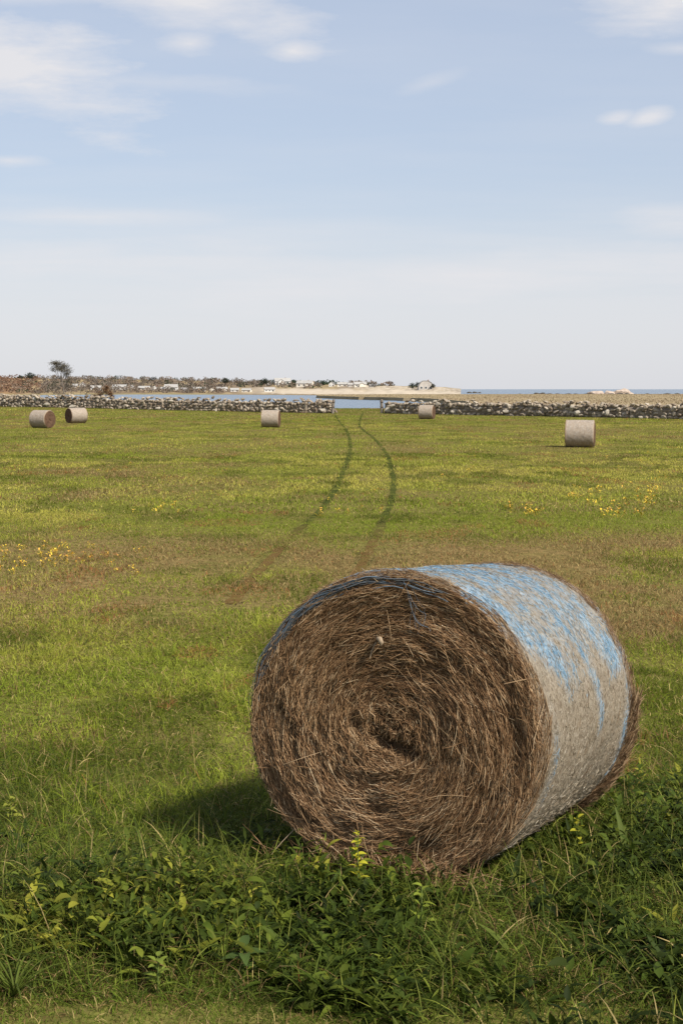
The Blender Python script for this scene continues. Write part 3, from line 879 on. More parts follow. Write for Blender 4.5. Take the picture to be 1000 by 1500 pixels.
# ------------------------------------------------------------------ stone walls
m_stone = island_mat('field_stone', [(0, (.17, .13, .09)), (.3, (.24, .19, .14)), (.6, (.31, .255, .19)), (.84, (.35, .29, .22)), (.95, (.38, .325, .255)), (1, (.43, .38, .305))], .9, .2, (3, .4, .03), (2.2, .7, 1.2))
m_pale = plain_mat('lichen_stone', (.27, .235, .185), (.42, .375, .305), 2.5, .9, .5, .04)
m_rubble = plain_mat('wall_core', (.15, .12, .09), (.24, .195, .15), 2, .95, .6, .05)
def stone_wall(pA, pB, label, h0, h1, boulders):
    A = np.array(pA[:2]); B_ = np.array(pB[:2]); D = B_ - A; L = np.linalg.norm(D); D /= L; S = np.array([D[1], -D[0]])
    if S[1] > 0: S = -S            # S points to the camera
    root = empty('stone_wall', (pA[0], pA[1], gz(pA[0], pA[1]))); tag(root, label, 'stone wall', 'dry stone walls along the far edge of the field')
    org = np.array(root.location)
    acc = Acc(); s = 0.0
    def put(u, v, z, size, a=acc):
        p = A + D * u + S * v
        Vr, T_ = rock_vf(size, 1)
        th = rng.uniform(-.5, .5); ca, sa = math.cos(th), math.sin(th)
        X2 = Vr[:, 0] * ca - Vr[:, 2] * sa; Z2 = Vr[:, 0] * sa + Vr[:, 2] * ca
        W_ = p[None, :] + X2[:, None] * D + Vr[:, 1:2] * S
        a.add(np.concatenate([W_, (gz(p[0], p[1]) + z + Z2)[:, None]], 1) - org, T_)
    for vv, off in ((.33, 0), (-.33, .2)):
        z = .12
        while z < 2:
            u = rng.uniform(0, .3); fr = z
            done = True
            while u < L:
                h = h0 + (h1 - h0) * u / L + .42 * (NZ[2].n(np.array(u * .55), np.array(off * 9)) - .5)
                w_ = rng.uniform(.30, .88) * (1.15 - .25 * z)
                if z < h - .08:
                    put(u + w_ / 2, vv * (1 - .25 * z) + rng.normal(0, .05), z + rng.normal(0, .05), (w_ * .56, rng.uniform(.2, .3), rng.uniform(.15, .28)))
                    done = False
                u += w_ * rng.uniform(.82, 1.0)
            if done: break
            z += .31
    u = 0
    while u < L:                                      # cap stones along the top
        h = h0 + (h1 - h0) * u / L + .42 * (NZ[2].n(np.array(u * .55), np.array(0.)) - .5)
        w_ = rng.uniform(.3, .95); put(u, rng.normal(0, .1), h + rng.normal(-.04, .10), (w_ * .5, .3, rng.uniform(.1, .2))); u += w_ * .95
    n_ = 24
    acc.build('rubble', m_stone, root, smooth=False)
    cv_ = []; cf = []
    for k in range(n_ + 1):
        p = A + D * L * k / n_; zb = gz(p[0], p[1]); hh = (h0 + (h1 - h0) * k / n_) - .22
        for v_, z_ in ((.40, 0), (-.40, 0), (-.24, hh), (.24, hh)):
            q = p + S * v_; cv_.append((q[0] - org[0], q[1] - org[1], zb + z_ - .05 - org[2]))
    for k in range(n_):
        for e in range(4): cf.append((k * 4 + e, k * 4 + (e + 1) % 4, (k + 1) * 4 + (e + 1) % 4, (k + 1) * 4 + e))
    mk('hearting', cv_, [np.array(cf)], m_rubble, root)
    for (px, py, w_, h_) in boulders:
        g = None
        best = min(np.linspace(0, L, 400), key=lambda t: abs(500 + F * (A + D * t)[0] / (A + D * t)[1] - px))
        p = A + D * best + S * .42
        zt = ZC - (py - 570) / F * p[1]
        wm, hm = w_ / F * p[1], h_ / F * p[1]
        Vr, T_ = rock_vf((wm / 2, .25, hm / 2), 2)
        Vr = Vr + np.array([p[0], p[1], zt]) - org
        mk('boulder', Vr, [T_], m_pale, root, smooth=False)
def ray_at(px, d): return ((px - 500) / F * d, d)
stone_wall(ray_at(-60, 193), ray_at(484, 158), 'long dry stone wall on the left of the gate gap, running to the left edge', 1.45, 1.32,
           [(113, 595, 20, 5), (255, 588, 11, 6), (478, 601, 16, 6), (75, 592, 12, 6), (238, 598, 14, 5), (410, 600, 9, 6), (12, 587, 5, 5)])
stone_wall(ray_at(566, 156), ray_at(1060, 124), 'long dry stone wall on the right of the gate gap, running to the right edge', 1.25, 1.30,
           [(573, 600, 13, 8), (580, 594, 14, 6), (668, 603, 9, 6), (851, 605, 15, 9), (840, 597, 9, 8), (893, 605, 12, 10), (942, 611, 12, 5), (746, 602, 14, 6), (720, 601, 8, 5)])

# gate posts
m_post = plain_mat('grey_post_wood', (.10, .085, .07), (.26, .22, .18), 3, .9, .6, .02, (6, 6, .6))
m_iron = plain_mat('rusty_iron', (.05, .03, .02), (.14, .08, .05), 8, .8, .2)
def gate_post(px, d, hgt, wid, lean, label):
    x, y = ray_at(px, d); o = empty('gate_post', (x, y, gz(x, y)))
    tag(o, label, 'gate post', 'wooden posts of the gap in the wall')
    pts = [(0, 0, -.2), (lean * .3, 0, hgt * .4), (lean * .8, .01, hgt * .8), (lean, 0, hgt)]
    Vt, Qt = tube(pts, [wid * .55, wid * .52, wid * .5, wid * .46], 10)
    a_ = Acc(); a_.add(Vt, Qt); a_.add(Vt[-10:], np.array([range(10)])); a_.build('post', m_post, o)
    for z in (hgt * .45, hgt * .8):
        Vb, Qb = box_vf(-wid * .62 + lean * .6, wid * .62 + lean * .6, -wid * .62, wid * .62, z, z + .05)
        mk('hinge_band', Vb, [Qb], m_iron, o, smooth=False)
gate_post(487, 156.5, 1.55, .30, .14, 'leaning dark wooden gate post at the end of the left stone wall')
gate_post(559, 156, 1.55, .34, -.05, 'upright pale wooden gate post beside the end of the right stone wall')

# ------------------------------------------------------------------ water
m_water, nt, out = new_mat('sea_water')
geo = N(nt, 'ShaderNodeNewGeometry')
p = N(nt, 'ShaderNodeBsdfPrincipled', i_Roughness=.22); p.inputs['IOR'].default_value = 1.33
p.inputs['Base Color'].default_value = (.085, .125, .17, 1)
bp = N(nt, 'ShaderNodeBump', i_Strength=1.0, i_Distance=.5)
nt.links.new(noise(nt, geo.outputs['Position'], .35, 5, .6), bp.inputs['Height']); nt.links.new(bp.outputs[0], p.inputs['Normal'])
nt.links.new(p.outputs[0], out.inputs['Surface'])
V = np.array([[-30000, -2000, ZW], [30000, -2000, ZW], [30000, 45000, ZW], [-30000, 45000, ZW]])
tag(mk('sea', V, [np.array([[0, 1, 2, 3]])], m_water), kind='structure')

# ------------------------------------------------------------------ far shore hills
PXK = [-600, 0, 60, 100, 200, 330, 400, 480, 520, 600, 650, 674]
D_S = [900, 930, 960, 1010, 1060, 1030, 980, 900, 870, 850, 842, 840]
ROW_R = [553, 553.5, 554, 555.5, 556, 559, 561, 562.5, 563.5, 565.5, 567, 569.5]
DEPTH = [700, 700, 700, 700, 650, 560, 480, 380, 300, 200, 120, 50]
def hill_row(px, v):
    rs = 570 + (ZC - ZW) / np.interp(px, PXK, D_S) * F
    rr = np.interp(px, PXK, ROW_R)
    prof = sstep(0, 1, v) * .55 + v * .45
    # low bluff right at the beach on the open stretch
    return rs + (rr - rs) * np.clip(prof, 0, 1)
def hill_d(px, v): return np.interp(px, PXK, D_S) + v * np.interp(px, PXK, DEPTH)
def hill_z(px, v):
    d = hill_d(px, v)
    return ZC + (570 - hill_row(px, v)) / F * d
def hill_xyz(px, v):
    d = hill_d(px, v); return np.stack([(px - 500) / F * d, d, hill_z(px, v)], -1)
pxg = np.concatenate([np.linspace(-600, -40, 20), np.linspace(-30, 674, 260)]); vg = np.concatenate([[-.05], np.linspace(0, 1, 44), [1.25, 1.6]])
PG, VG = np.meshgrid(pxg, vg, indexing='xy')
dn = hill_d(PG, VG)
zz_ = np.where(VG <= 1, hill_z(PG, np.clip(VG, 0, 1)), hill_z(PG, np.ones_like(VG)) - (VG - 1) * np.maximum(hill_z(PG, np.ones_like(VG)) - ZW + 3, 3) * 1.6)
zz_ = np.where(VG < 0, ZW - .8, zz_)
zz_ = zz_ + .9 * (NZ[7].fbm(PG * .12, VG * 9, 3) - .5) * sstep(.0, .15, VG) * (1 - sstep(600, 672, PG))
V = np.stack([(PG - 500) / F * dn, dn, zz_], -1).reshape(-1, 3)
nx = len(pxg); i = (np.arange(len(vg) - 1)[:, None] * nx + np.arange(nx - 1)[None, :]).reshape(-1, 1)
Q = np.concatenate([i, i + 1, i + 1 + nx, i + nx], 1)
SAND = np.array([.46, .39, .30]); SCRUB = np.array([.17, .125, .085]); RED = np.array([.20, .11, .055]); OLIVE = np.array([.16, .15, .06]); TAN = np.array([.30, .23, .13]); MUD = np.array([.16, .13, .10])
nn = NZ[8].fbm(PG * .09, VG * 7, 4); n5 = NZ[3].fbm(PG * .3, VG * 16, 3)
cf_ = SCRUB[None, None] + (TAN - SCRUB) * sstep(.4, .65, nn)[..., None]
redz = sstep(70, -20, PG)[..., None]
cf_ = cf_ + (RED * 1.15 - cf_) * redz * .8
lowland = (1 - sstep(.06, .16, VG + .08 * (n5 - .5)))
cf_ = cf_ + ((np.where((PG < 330)[..., None], OLIVE * .5 + TAN * .5, MUD * .6 + TAN * .4)) - cf_) * lowland[..., None]
beach = sstep(320, 440, PG) * sstep(.10, .2, VG + .12 * (n5 - .5)) * (1 - sstep(.45, .68, VG + .3 * (nn - .5)))
beach = np.maximum(beach, sstep(470, 560, PG) * sstep(.2, .3, VG) * (1 - sstep(.9, 1.0, VG + .25 * (nn - .5))) * (.5 + .5 * sstep(.35, .55, n5)))
cf_ = cf_ + (SAND - cf_) * beach[..., None]
m_hill, nt, out = new_mat('shore_land')
at = N(nt, 'ShaderNodeAttribute', attribute_name='tint'); geo = N(nt, 'ShaderNodeNewGeometry')
p = N(nt, 'ShaderNodeBsdfPrincipled', i_Roughness=1.0); p.inputs['Specular IOR Level'].default_value = 0
c = mixc(nt, 1.0, at.outputs['Color'], ramp(nt, noise(nt, geo.outputs['Position'], .12, 6, .7), [(.3, (.7,) * 3), (.7, (1.25,) * 3)]), 'MULTIPLY')
nt.links.new(c, p.inputs['Base Color']); nt.links.new(p.outputs[0], out.inputs['Surface'])
tag(mk('hills', V, [Q], m_hill, colors=cf_.reshape(-1, 3)), kind='structure')

# far-off scrub woods over those hills, one mass
m_wood = tint_leaf_mat('far_foliage', trans=.15, rough=.8, jitter=.25, spec=.1)
acc = Acc()
def crown(p, rx, rz, c, nq, s):
    d = rng.normal(size=(nq, 3)); d /= np.linalg.norm(d, axis=1, keepdims=True)
    q = d * np.array([rx, rx, rz]) * (rng.uniform(.5, 1.05, nq) ** .6)[:, None] + p + np.array([0, 0, rz * .75])
    a_ = rng.normal(size=(nq, 3)); a_ /= np.linalg.norm(a_, axis=1, keepdims=True)
    b_ = np.cross(a_, rng.normal(size=(nq, 3))); b_ /= np.linalg.norm(b_, axis=1, keepdims=True)
    sz = rng.uniform(.5, 1.1, nq)[:, None] * s
    Vq = np.stack([q - a_ * sz, q + b_ * sz * .8, q + a_ * sz, q - b_ * sz * .8], 1)
    ix = np.arange(nq * 4).reshape(-1, 4)
    return Vq.reshape(-1, 3), ix
for k in range(1500):
    px = rng.uniform(-200, 575); v = rng.uniform(.1, 1.02) ** .8
    if px > 330 and v < .50 + .25 * rng.random(): continue
    if 470 < px and v < .85: continue
    if px > 540 and rng.random() < .6: continue
    h = rng.uniform(1.6, 3.4) if px < 360 else rng.uniform(1.2, 2.6)
    if px < 60: h *= .8
    t = rng.random()
    ever = (395 < px < 505 and v > .8) or t < .09
    if ever: c = np.array([.035, .05, .028]) * rng.uniform(.8, 1.3)
    elif px < 60 and t < .7: c = np.array([.19, .115, .075]) * rng.uniform(.8, 1.2)
    else: c = np.array([.165, .135, .108]) * rng.uniform(.75, 1.25) + (np.array([.04, .015, 0]) if t > .8 else 0)
    P_ = hill_xyz(np.array(px), np.array(min(v, 1.0)))
    Vq, ix = crown(P_ - np.array([0, 0, .3]), rng.uniform(2.2, 4.6), h, c, 46, .75)
    acc.add(Vq, ix, c)
tag(acc.build('woods', m_wood, smooth=False), kind='stuff')

# ------------------------------------------------------------------ houses along the far shore
m_hw = [plain_mat('white_clapboard', (.58, .57, .54), (.68, .67, .64), .5, .7, .05), plain_mat('cream_clapboard', (.60, .55, .46), (.70, .65, .56), .5, .7, .05),
        plain_mat('grey_shingle_wall', (.34, .31, .28), (.46, .43, .39), .5, .8, .1)]
m_hr = [plain_mat('grey_roof_shingle', (.20, .19, .18), (.30, .28, .27), .6, .9, .1), plain_mat('pale_roof_shingle', (.29, .275, .255), (.38, .365, .34), .6, .9, .1),
        plain_mat('brown_roof_shingle', (.16, .12, .09), (.24, .19, .15), .6, .9, .1)]
m_pane = plain_mat('window_glass', (.03, .04, .05), (.06, .07, .08), 1, .12, 0, spec=.5)
m_trim = plain_mat('white_trim', (.74, .73, .71), (.80, .79, .77), 1, .6, 0)
m_brick = plain_mat('chimney_brick', (.22, .11, .08), (.32, .17, .12), 3, .9, .1)
def find_v(px, row):
    vs = np.linspace(0, 1, 300); r = hill_row(np.full(300, px), vs)
    return float(vs[np.argmin(np.abs(r - row))])
def house(px, row, wpx, hpx, wm, rm, label, style='side', chim=True, ell=0):
    v = find_v(px, row); P_ = hill_xyz(np.array(float(px)), np.array(v)); d = P_[1]
    w_ = wpx / F * d; ht = hpx / F * d; eave = ht * .55; dep = min(w_ * .75, 9.0)
    o = empty('house', (P_[0], P_[1], P_[2] - .15), random.uniform(-.2, .2)); tag(o, label, 'house', 'houses along the far shore')
    hw = w_ / 2; hd = dep / 2
    a_ = Acc()
    if style == 'side':      # ridge runs left to right
        Vb, Qb = box_vf(-hw, hw, -hd, hd, -1.2, eave); a_.add(Vb, Qb)
        a_.add([(-hw, -hd, eave), (-hw, hd, eave), (-hw, 0, ht), (hw, -hd, eave), (hw, hd, eave), (hw, 0, ht)], np.array([(0, 2, 1), (3, 4, 5)]))
        rf = [(-hw - .3, -hd - .4, eave - .15), (hw + .3, -hd - .4, eave - .15), (hw + .3, 0, ht + .12), (-hw - .3, 0, ht + .12), (-hw - .3, hd + .4, eave - .15), (hw + .3, hd + .4, eave - .15)]
        rq = [(0, 1, 2, 3), (3, 2, 5, 4)]
    elif style == 'gable':   # gable end faces the field
        Vb, Qb = box_vf(-hw, hw, -hd, hd, -1.2, eave); a_.add(Vb, Qb)
        a_.add([(-hw, -hd, eave), (hw, -hd, eave), (0, -hd, ht), (-hw, hd, eave), (hw, hd, eave), (0, hd, ht)], np.array([(0, 1, 2), (4, 3, 5)]))
        rf = [(-hw - .35, -hd - .3, eave - .15), (0, -hd - .3, ht + .12), (0, hd + .3, ht + .12), (-hw - .35, hd + .3, eave - .15), (hw + .35, -hd - .3, eave - .15), (hw + .35, hd + .3, eave - .15)]
        rq = [(0, 1, 2, 3), (1, 4, 5, 2)]
    else:                    # broad gambrel roof
        Vb, Qb = box_vf(-hw, hw, -hd, hd, -1.2, eave * .7); a_.add(Vb, Qb)
        prof = [(-hw, eave * .7), (-hw * .72, ht * .78), (-hw * .3, ht * .98), (hw * .3, ht * .98), (hw * .72, ht * .78), (hw, eave * .7)]
        a_.add([(x_, -hd, z_) for x_, z_ in prof] + [(x_, hd, z_) for x_, z_ in prof], [np.array([(0, 1, 2, 3, 4, 5)]), np.array([(11, 10, 9, 8, 7, 6)])])
        rf = [(x_ * 1.04, -hd - .3, z_ + .12) for x_, z_ in prof] + [(x_ * 1.04, hd + .3, z_ + .12) for x_, z_ in prof]
        rq = [(i_, i_ + 1, i_ + 7, i_ + 6) for i_ in range(5)]
    if ell:
        Vb, Qb = box_vf(hw * ell - hw * .42, hw * ell + hw * .42, -hd - 2.0, -hd - .003, -1.2, eave * .8); a_.add(Vb, Qb)
        rf_n = len(rf); xe = hw * ell
        rf += [(xe - hw * .5, -hd - 2.3, eave * .78), (xe, -hd - 2.3, ht * .85), (xe, -.5, ht * .85), (xe - hw * .5, -.5, eave * .78), (xe + hw * .5, -hd - 2.3, eave * .78), (xe + hw * .5, -.5, eave * .78)]
        rq += [tuple(k + rf_n for k in q) for q in ((0, 1, 2, 3), (1, 4, 5, 2))]
        a_.add([(xe - hw * .42, -hd - 2.0, eave * .8), (xe + hw * .42, -hd - 2.0, eave * .8), (xe, -hd - 2.0, ht * .83)], np.array([(0, 1, 2)]))
    a_.build('wall', m_hw[wm], o, smooth=False)
    r_ = mk('roof', rf, [np.array(rq)], m_hr[rm], o, smooth=False)
    md = r_.modifiers.new('thickness', 'SOLIDIFY'); md.thickness = .18; md.offset = 1
    if chim:
        Vb, Qb = box_vf(hw * .35, hw * .35 + .8, -.4 + hd * .3, .4 + hd * .3, ht * .7, ht * 1.12); mk('chimney', Vb, [Qb], m_brick, r_, smooth=False)
    nw = 3 if w_ > 8 else 2
    for k in range(nw):
        xw = -hw + w_ * (k + .6) / (nw + .2)
        ww, wh = min(1.3, w_ * .13), eave * .42
        if ell and abs(xw - hw * ell) < hw * .5 + ww: continue
        zb = eave * (.3 if style != 'gambrel' else .2)
        Vb, Qb = box_vf(xw - ww / 2 - .12, xw + ww / 2 + .12, -hd - .06, -hd + .1, zb - .12, zb + wh + .12); f_ = mk('window', Vb, [Qb], m_trim, o, smooth=False)
        Vb, Qb = box_vf(xw - ww / 2, xw + ww / 2, -hd - .09, -hd - .062, zb, zb + wh); mk('pane', Vb, [Qb], m_pane, f_, smooth=False)
    if not ell:
        xd = hw * .72; Vb, Qb = box_vf(xd - .5, xd + .5, -hd - .07, -hd + .1, 0, eave * .7); mk('door', Vb, [Qb], m_hr[2], o, smooth=False)
H = [
    (112, 567.5, 7, 5, 2, 1, 'tiny grey cottage just right of the windswept tree, left neighbour of a white one', 'side', False, 0),
    (123, 567.5, 9, 7, 0, 1, 'small bright white cottage right of the windswept tree, highest of the left shore houses', 'gable', True, 0),
    (142, 571, 15, 6, 0, 1, 'low white cottage immediately left of the russet bush on the wall', 'side', True, 0),
    (177, 570.5, 20, 7, 0, 1, 'long white house immediately right of the russet bush on the wall', 'side', True, 0),
    (194, 570.5, 8, 6, 0, 0, 'narrow white cottage right beside the long white house by the russet bush', 'gable', False, 0),
    (213, 571.5, 17, 6, 1, 1, 'cream house with a low pale roof, left of the house with the tall chimney', 'side', False, 0),
    (228, 572, 11, 7, 0, 0, 'white gabled house with a tall chimney in the middle of the left shore row', 'gable', True, 0),
    (241, 572, 9, 5, 1, 1, 'small low cream cottage between the tall-chimney house and the big white one', 'side', False, 0),
    (252, 572, 19, 9, 0, 1, 'big white house with a forward gable, tallest in the left shore row', 'side', True, -.3),
    (272, 573, 11, 5, 0, 0, 'low white cottage with a grey roof right of the tallest shore row house', 'side', False, 0),
    (293, 573, 18, 6, 0, 1, 'wide white cottage with a pale roof standing before a dark tree clump', 'side', True, 0),
    (312, 573, 10, 5, 1, 2, 'small cream cottage with a brown roof on the left shore', 'gable', False, 0),
    (326, 573, 15, 6, 1, 1, 'cream house with a forward gable near the right end of the left shore row', 'side', False, .3),
    (344, 573.5, 12, 5, 0, 1, 'low white cottage second from the right end of the left shore row', 'side', False, 0),
    (362, 574, 13, 5, 1, 1, 'low cream cottage at the right end of the left shore row', 'side', False, 0),
    (395, 573.5, 15, 6, 0, 1, 'white house at the waterside, directly below the hilltop mansion', 'side', True, 0),
    (394, 565, 9, 5, 0, 0, 'small white house uphill of the waterside one, left of the hilltop mansion', 'gable', False, 0),
    (414, 564, 23, 10, 0, 1, 'large white mansion with a peaked gable on the hilltop', 'side', True, -.25),
    (447, 566.5, 23, 9, 1, 1, 'wide cream house with a pale roof on the hill before dark evergreens', 'side', True, 0),
    (486, 566, 8, 7, 0, 0, 'narrow bright white house on the ridge right of the evergreens', 'gable', False, 0),
    (501, 566, 14, 6, 1, 1, 'pale cream ridge house with a long roof, just left of the gate gap line', 'side', True, 0),
    (513, 566, 8, 5, 2, 1, 'small grey shingled house on the ridge between two cream ones', 'side', False, 0),
    (527, 566.5, 18, 7, 1, 1, 'cream house with a forward gable on the open ridge above the beach', 'side', True, .2),
    (545, 567, 9, 4, 2, 0, 'low grey house at the right end of the ridge row', 'side', False, 0),
    (622, 570.5, 21, 13, 2, 1, 'big pale gambrel roofed house alone near the tip of the point', 'gambrel', True, 0),
]
for h_ in H: house(*h_)

# ------------------------------------------------------------------ marsh in front of the sea
m_marsh, nt, out = new_mat('marsh_turf')
geo = N(nt, 'ShaderNodeNewGeometry')
a = noise(nt, geo.outputs['Position'], .05, 6, .65, (.35, 1, 1))
p = N(nt, 'ShaderNodeBsdfPrincipled', i_Roughness=1.0); p.inputs['Specular IOR Level'].default_value = 0
nt.links.new(ramp(nt, a, [(.3, (.15, .115, .07)), (.5, (.29, .23, .14)), (.7, (.34, .26, .165))]), p.inputs['Base Color']); nt.links.new(p.outputs[0], out.inputs['Surface'])
outl = [(1900, 206), (900, 206), (800, 212), (740, 240), (690, 300), (668, 360), (640, 425), (600, 480), (548, 520), (500, 570), (462, 640), (470, 740), (520, 800), (600, 818), (680, 822), (760, 835), (860, 850), (1000, 855), (1900, 860)]
pts = []
for (a0, d0), (a1, d1) in zip(outl, outl[1:] + outl[:1]):
    for t in np.linspace(0, 1, 6, endpoint=False):
        px = a0 + (a1 - a0) * t; d = (d0 + (d1 - d0) * t)
        pts.append(((px - 500) / F * d + rng.normal(0, .8), d + rng.normal(0, 4) * (d > 215)))
n = len(pts)
V = [(x_, y_, -.95) for x_, y_ in pts] + [(x_ + (x_ - 60) * .01, y_, ZW - .6) for x_, y_ in pts]
fc = [np.array([list(range(n))[::-1]]), np.array([(k, (k + 1) % n, n + (k + 1) % n, n + k) for k in range(n)])]
mo = mk('marsh', V, fc, m_marsh, smooth=False); tag(mo, kind='structure')
# tussocks of dead grass on the marsh
acc = Acc()
cand = 0
poly = np.array(pts)
def inside(x, y):
    c_ = np.zeros(len(x), bool); j_ = len(poly) - 1
    for i_ in range(len(poly)):
        xi, yi = poly[i_]; xj, yj = poly[j_]
        m_ = ((yi > y) != (yj > y)) & (x < (xj - xi) * (y - yi) / (yj - yi + 1e-12) + xi)
        c_ ^= m_; j_ = i_
    return c_
n = 26000
y = rng.uniform(205, 855, n); x = (rng.uniform(455, 1120, n) - 500) / F * y
k_ = inside(x, y); x, y = x[k_], y[k_]; n = len(x)
P = np.stack([x, y, np.full(n, -.97)], 1)
big_ = NZ[5].fbm(x * .03, y * .012, 3)
cm = lerp(np.broadcast_to(np.array([.33, .265, .16]), (n, 3)), np.array([.24, .17, .11]), sstep(.4, .6, big_))
cm = np.where((rng.random(n) < .12)[:, None], np.array([.21, .18, .09]), cm)
Vv, Fv, own = blades(P, rng.uniform(0, 2 * PI, n), rng.uniform(.9, 1.6, n), rng.uniform(0, .8, n), rng.uniform(.12, .32, n), rng.uniform(.25, .6, n), 1, twist=rng.normal(0, .3, n))
acc.add(Vv, Fv, cm[own])
tag(acc.build('marsh_grass', tint_leaf_mat('dead_marsh_grass', trans=.2, rough=.9, jitter=.10, spec=.02)), kind='stuff')

# ------------------------------------------------------------------ rocks of the shoreline
m_dark_rock = plain_mat('weedy_rock', (.03, .027, .022), (.09, .08, .065), 1.2, .9, .6, .1)
m_pale_rock = plain_mat('granite', (.30, .235, .19), (.46, .38, .31), .5, .9, .7, .2)
def rock(px, row_base, wpx, hpx, d, mat, label, group, z0=None):
    x_, y_ = ray_at(px, d)
    zb = (ZC - (row_base - 570) / F * d) if z0 is None else z0
    w_, h_ = wpx / F * d, hpx / F * d
    Vr, T_ = rock_vf((w_ / 2, w_ * .35, h_), 3 if wpx > 20 else 2)
    Vr[:, 2] = np.where(Vr[:, 2] < 0, Vr[:, 2] * .3, Vr[:, 2])
    o = mk('shore_rock', Vr, [T_], mat, smooth=False); o.location = (x_, y_, zb); tag(o, label, 'rock', group); return o
rock(907, 577.5, 29, 10, 848, m_pale_rock, 'tallest pale domed rock on the shore at the right', 'pale granite outcrops')
rock(873, 577.5, 32, 5.5, 850, m_pale_rock, 'low flat pale rock just left of the tallest domed one', 'pale granite outcrops')
rock(890, 577.5, 18, 6.5, 844, m_pale_rock, 'middle pale rock wedged between the flat and the domed rock', 'pale granite outcrops')
rock(921, 578, 14, 5.5, 846, m_pale_rock, 'small pale rock at the right foot of the domed rock', 'pale granite outcrops')
for px, wp, hp in ((858, 14, 3), (868, 12, 2.6), (880, 12, 3), (893, 13, 3.2), (906, 15, 4), (918, 14, 4), (928, 10, 3)):
    rock(px, 579, wp, hp, 835, m_dark_rock, 'low dark weedy rock along the foot of the pale outcrop', 'dark rocks at the foot of the outcrop')
for px, wp, hp in ((784, 10, 4), (793, 12, 3), (803, 14, 2.6), (815, 12, 2.2), (830, 12, 2.6), (842, 10, 2), (945, 12, 2.4), (975, 14, 2.2), (990, 12, 2.4), (760, 10, 2)):
    rock(px, 578, wp, hp, 838, m_dark_rock, 'low dark rock in the line where the marsh meets the sea', 'dark rocks along the marsh edge')
for px, wp, hp in ((686, 9, 2.6), (694, 8, 3), (701, 8, 2.2)):
    rock(px, 575.5, wp, hp, 1400, m_dark_rock, 'dark rock in the sea off the tip of the point', 'dark rocks off the point', ZW)

# ------------------------------------------------------------------ single trees and bushes
m_bark = plain_mat('grey_bark', (.10, .08, .065), (.22, .19, .16), 4, .9, .5, .02)
def tree(name, root, cat_, label, H_, trunk_pts, limbs, leaf_c, n_leaf, leaf_s, crown_pts, group=None, bark=m_bark):
    o = empty(name, root); tag(o, label, cat_, group)
    a_ = Acc()
    P_ = np.array(trunk_pts) * H_
    a_.add(*tube(P_, np.linspace(.020, .008, len(P_)) * H_, 7))
    L_ = Acc()
    for (s0, cx, cy, cz, rx, rz, w_) in crown_pts:
        src = P_[min(int(s0 * (len(P_) - 1)), len(P_) - 1)]
        tgt = np.array([cx, cy, cz]) * H_
        mid_ = .5 * (src + tgt) + rng.normal(0, .02, 3) * H_
        a_.add(*tube([src, mid_, tgt], [.009 * H_, .006 * H_, .003 * H_], 5))
        for k in range(10):
            e = tgt + rng.normal(size=3) * np.array([rx, rx, rz]) * H_ * .75
            a_.add(*tube([mid_ * .4 + tgt * .6, .5 * (tgt + e) + rng.normal(0, .01, 3) * H_, e], [.003 * H_, .002 * H_, .001 * H_], 3))
        nq = int(n_leaf * w_)
        if nq:
            c_ = np.array(leaf_c) * rng.uniform(.8, 1.2)
            q = rng.normal(size=(nq, 3)) * np.array([rx, rx, rz]) * H_ * .55 + tgt
            az_ = rng.uniform(0, 2 * PI, nq)
            Vv, Fv, own = blades(q, az_, rng.uniform(-1, 1.2, nq), rng.uniform(-.5, .5, nq), rng.uniform(.6, 1.3, nq) * leaf_s, rng.uniform(.5, 1, nq) * leaf_s * .7, 2, 'lance', twist=rng.normal(0, .8, nq))
            L_.add(Vv, Fv, np.broadcast_to(c_, (len(Vv), 3)))
    a_.build('trunk', bark, o)
    if L_.n: L_.build('crown', m_wood, o)
    return o
x_, y_ = ray_at(95, 192)
tree('windswept_tree', (x_, y_, gz(x_, y_)), 'tree', 'thin windswept tree with a ragged airy crown above the left wall', 6.3,
     [(0, 0, -.03), (.01, 0, .2), (.0, 0, .38), (-.03, 0, .52), (-.07, 0, .66)], None, (.125, .11, .08), 700, .14,
     [(.95, -.15, 0, .92, .11, .045, 1.2), (.9, -.09, .03, .83, .12, .07, 1.0), (.9, .02, .03, .86, .10, .06, .8), (.8, .10, 0, .76, .09, .07, .6), (.8, -.03, -.03, .78, .08, .05, .55), (.8, -.22, .0, .80, .07, .05, .25), (.7, .06, .02, .68, .07, .05, .4),
      (.6, .12, 0, .58, .07, .06, .3), (.5, -.2, .02, .60, .08, .06, .12), (.4, .10, .03, .45, .10, .08, .4), (.35, -.12, -.04, .42, .12, .08, .4)])
x_, y_ = ray_at(155, 184)
tree('bush', (x_, y_, gz(x_, y_)), 'bush', 'russet brown bush standing up behind the left stone wall', 2.9,
     [(0, 0, -.03), (.01, 0, .15), (.0, 0, .3)], None, (.17, .095, .05), 380, .17,
     [(.9, .05, 0, .78, .13, .12, 1), (.8, .2, .05, .62, .14, .12, 1), (.8, -.2, 0, .58, .14, .12, .9), (.6, -.38, .05, .50, .12, .1, .6), (.6, .3, .02, .48, .12, .1, .7), (.9, .1, 0, .92, .06, .06, .4)])
for px, d, hh, lab in ((70, 190, 3.2, 'bare grey brown bush left of the windswept tree behind the wall'), (118, 189, 3.0, 'bare grey brown bush right of the windswept tree behind the wall')):
    x_, y_ = ray_at(px, d)
    tree('bush', (x_, y_, gz(x_, y_)), 'bush', lab, hh, [(0, 0, -.03), (.01, 0, .15), (.0, 0, .3)], None, (.15, .12, .09), 110, .14,
         [(.9, .05, 0, .75, .16, .10, 1), (.8, .35, .05, .62, .18, .12, 1), (.8, -.35, 0, .62, .18, .12, .9), (.6, -.6, .05, .50, .16, .1, .6), (.6, .55, .02, .48, .16, .1, .7)])
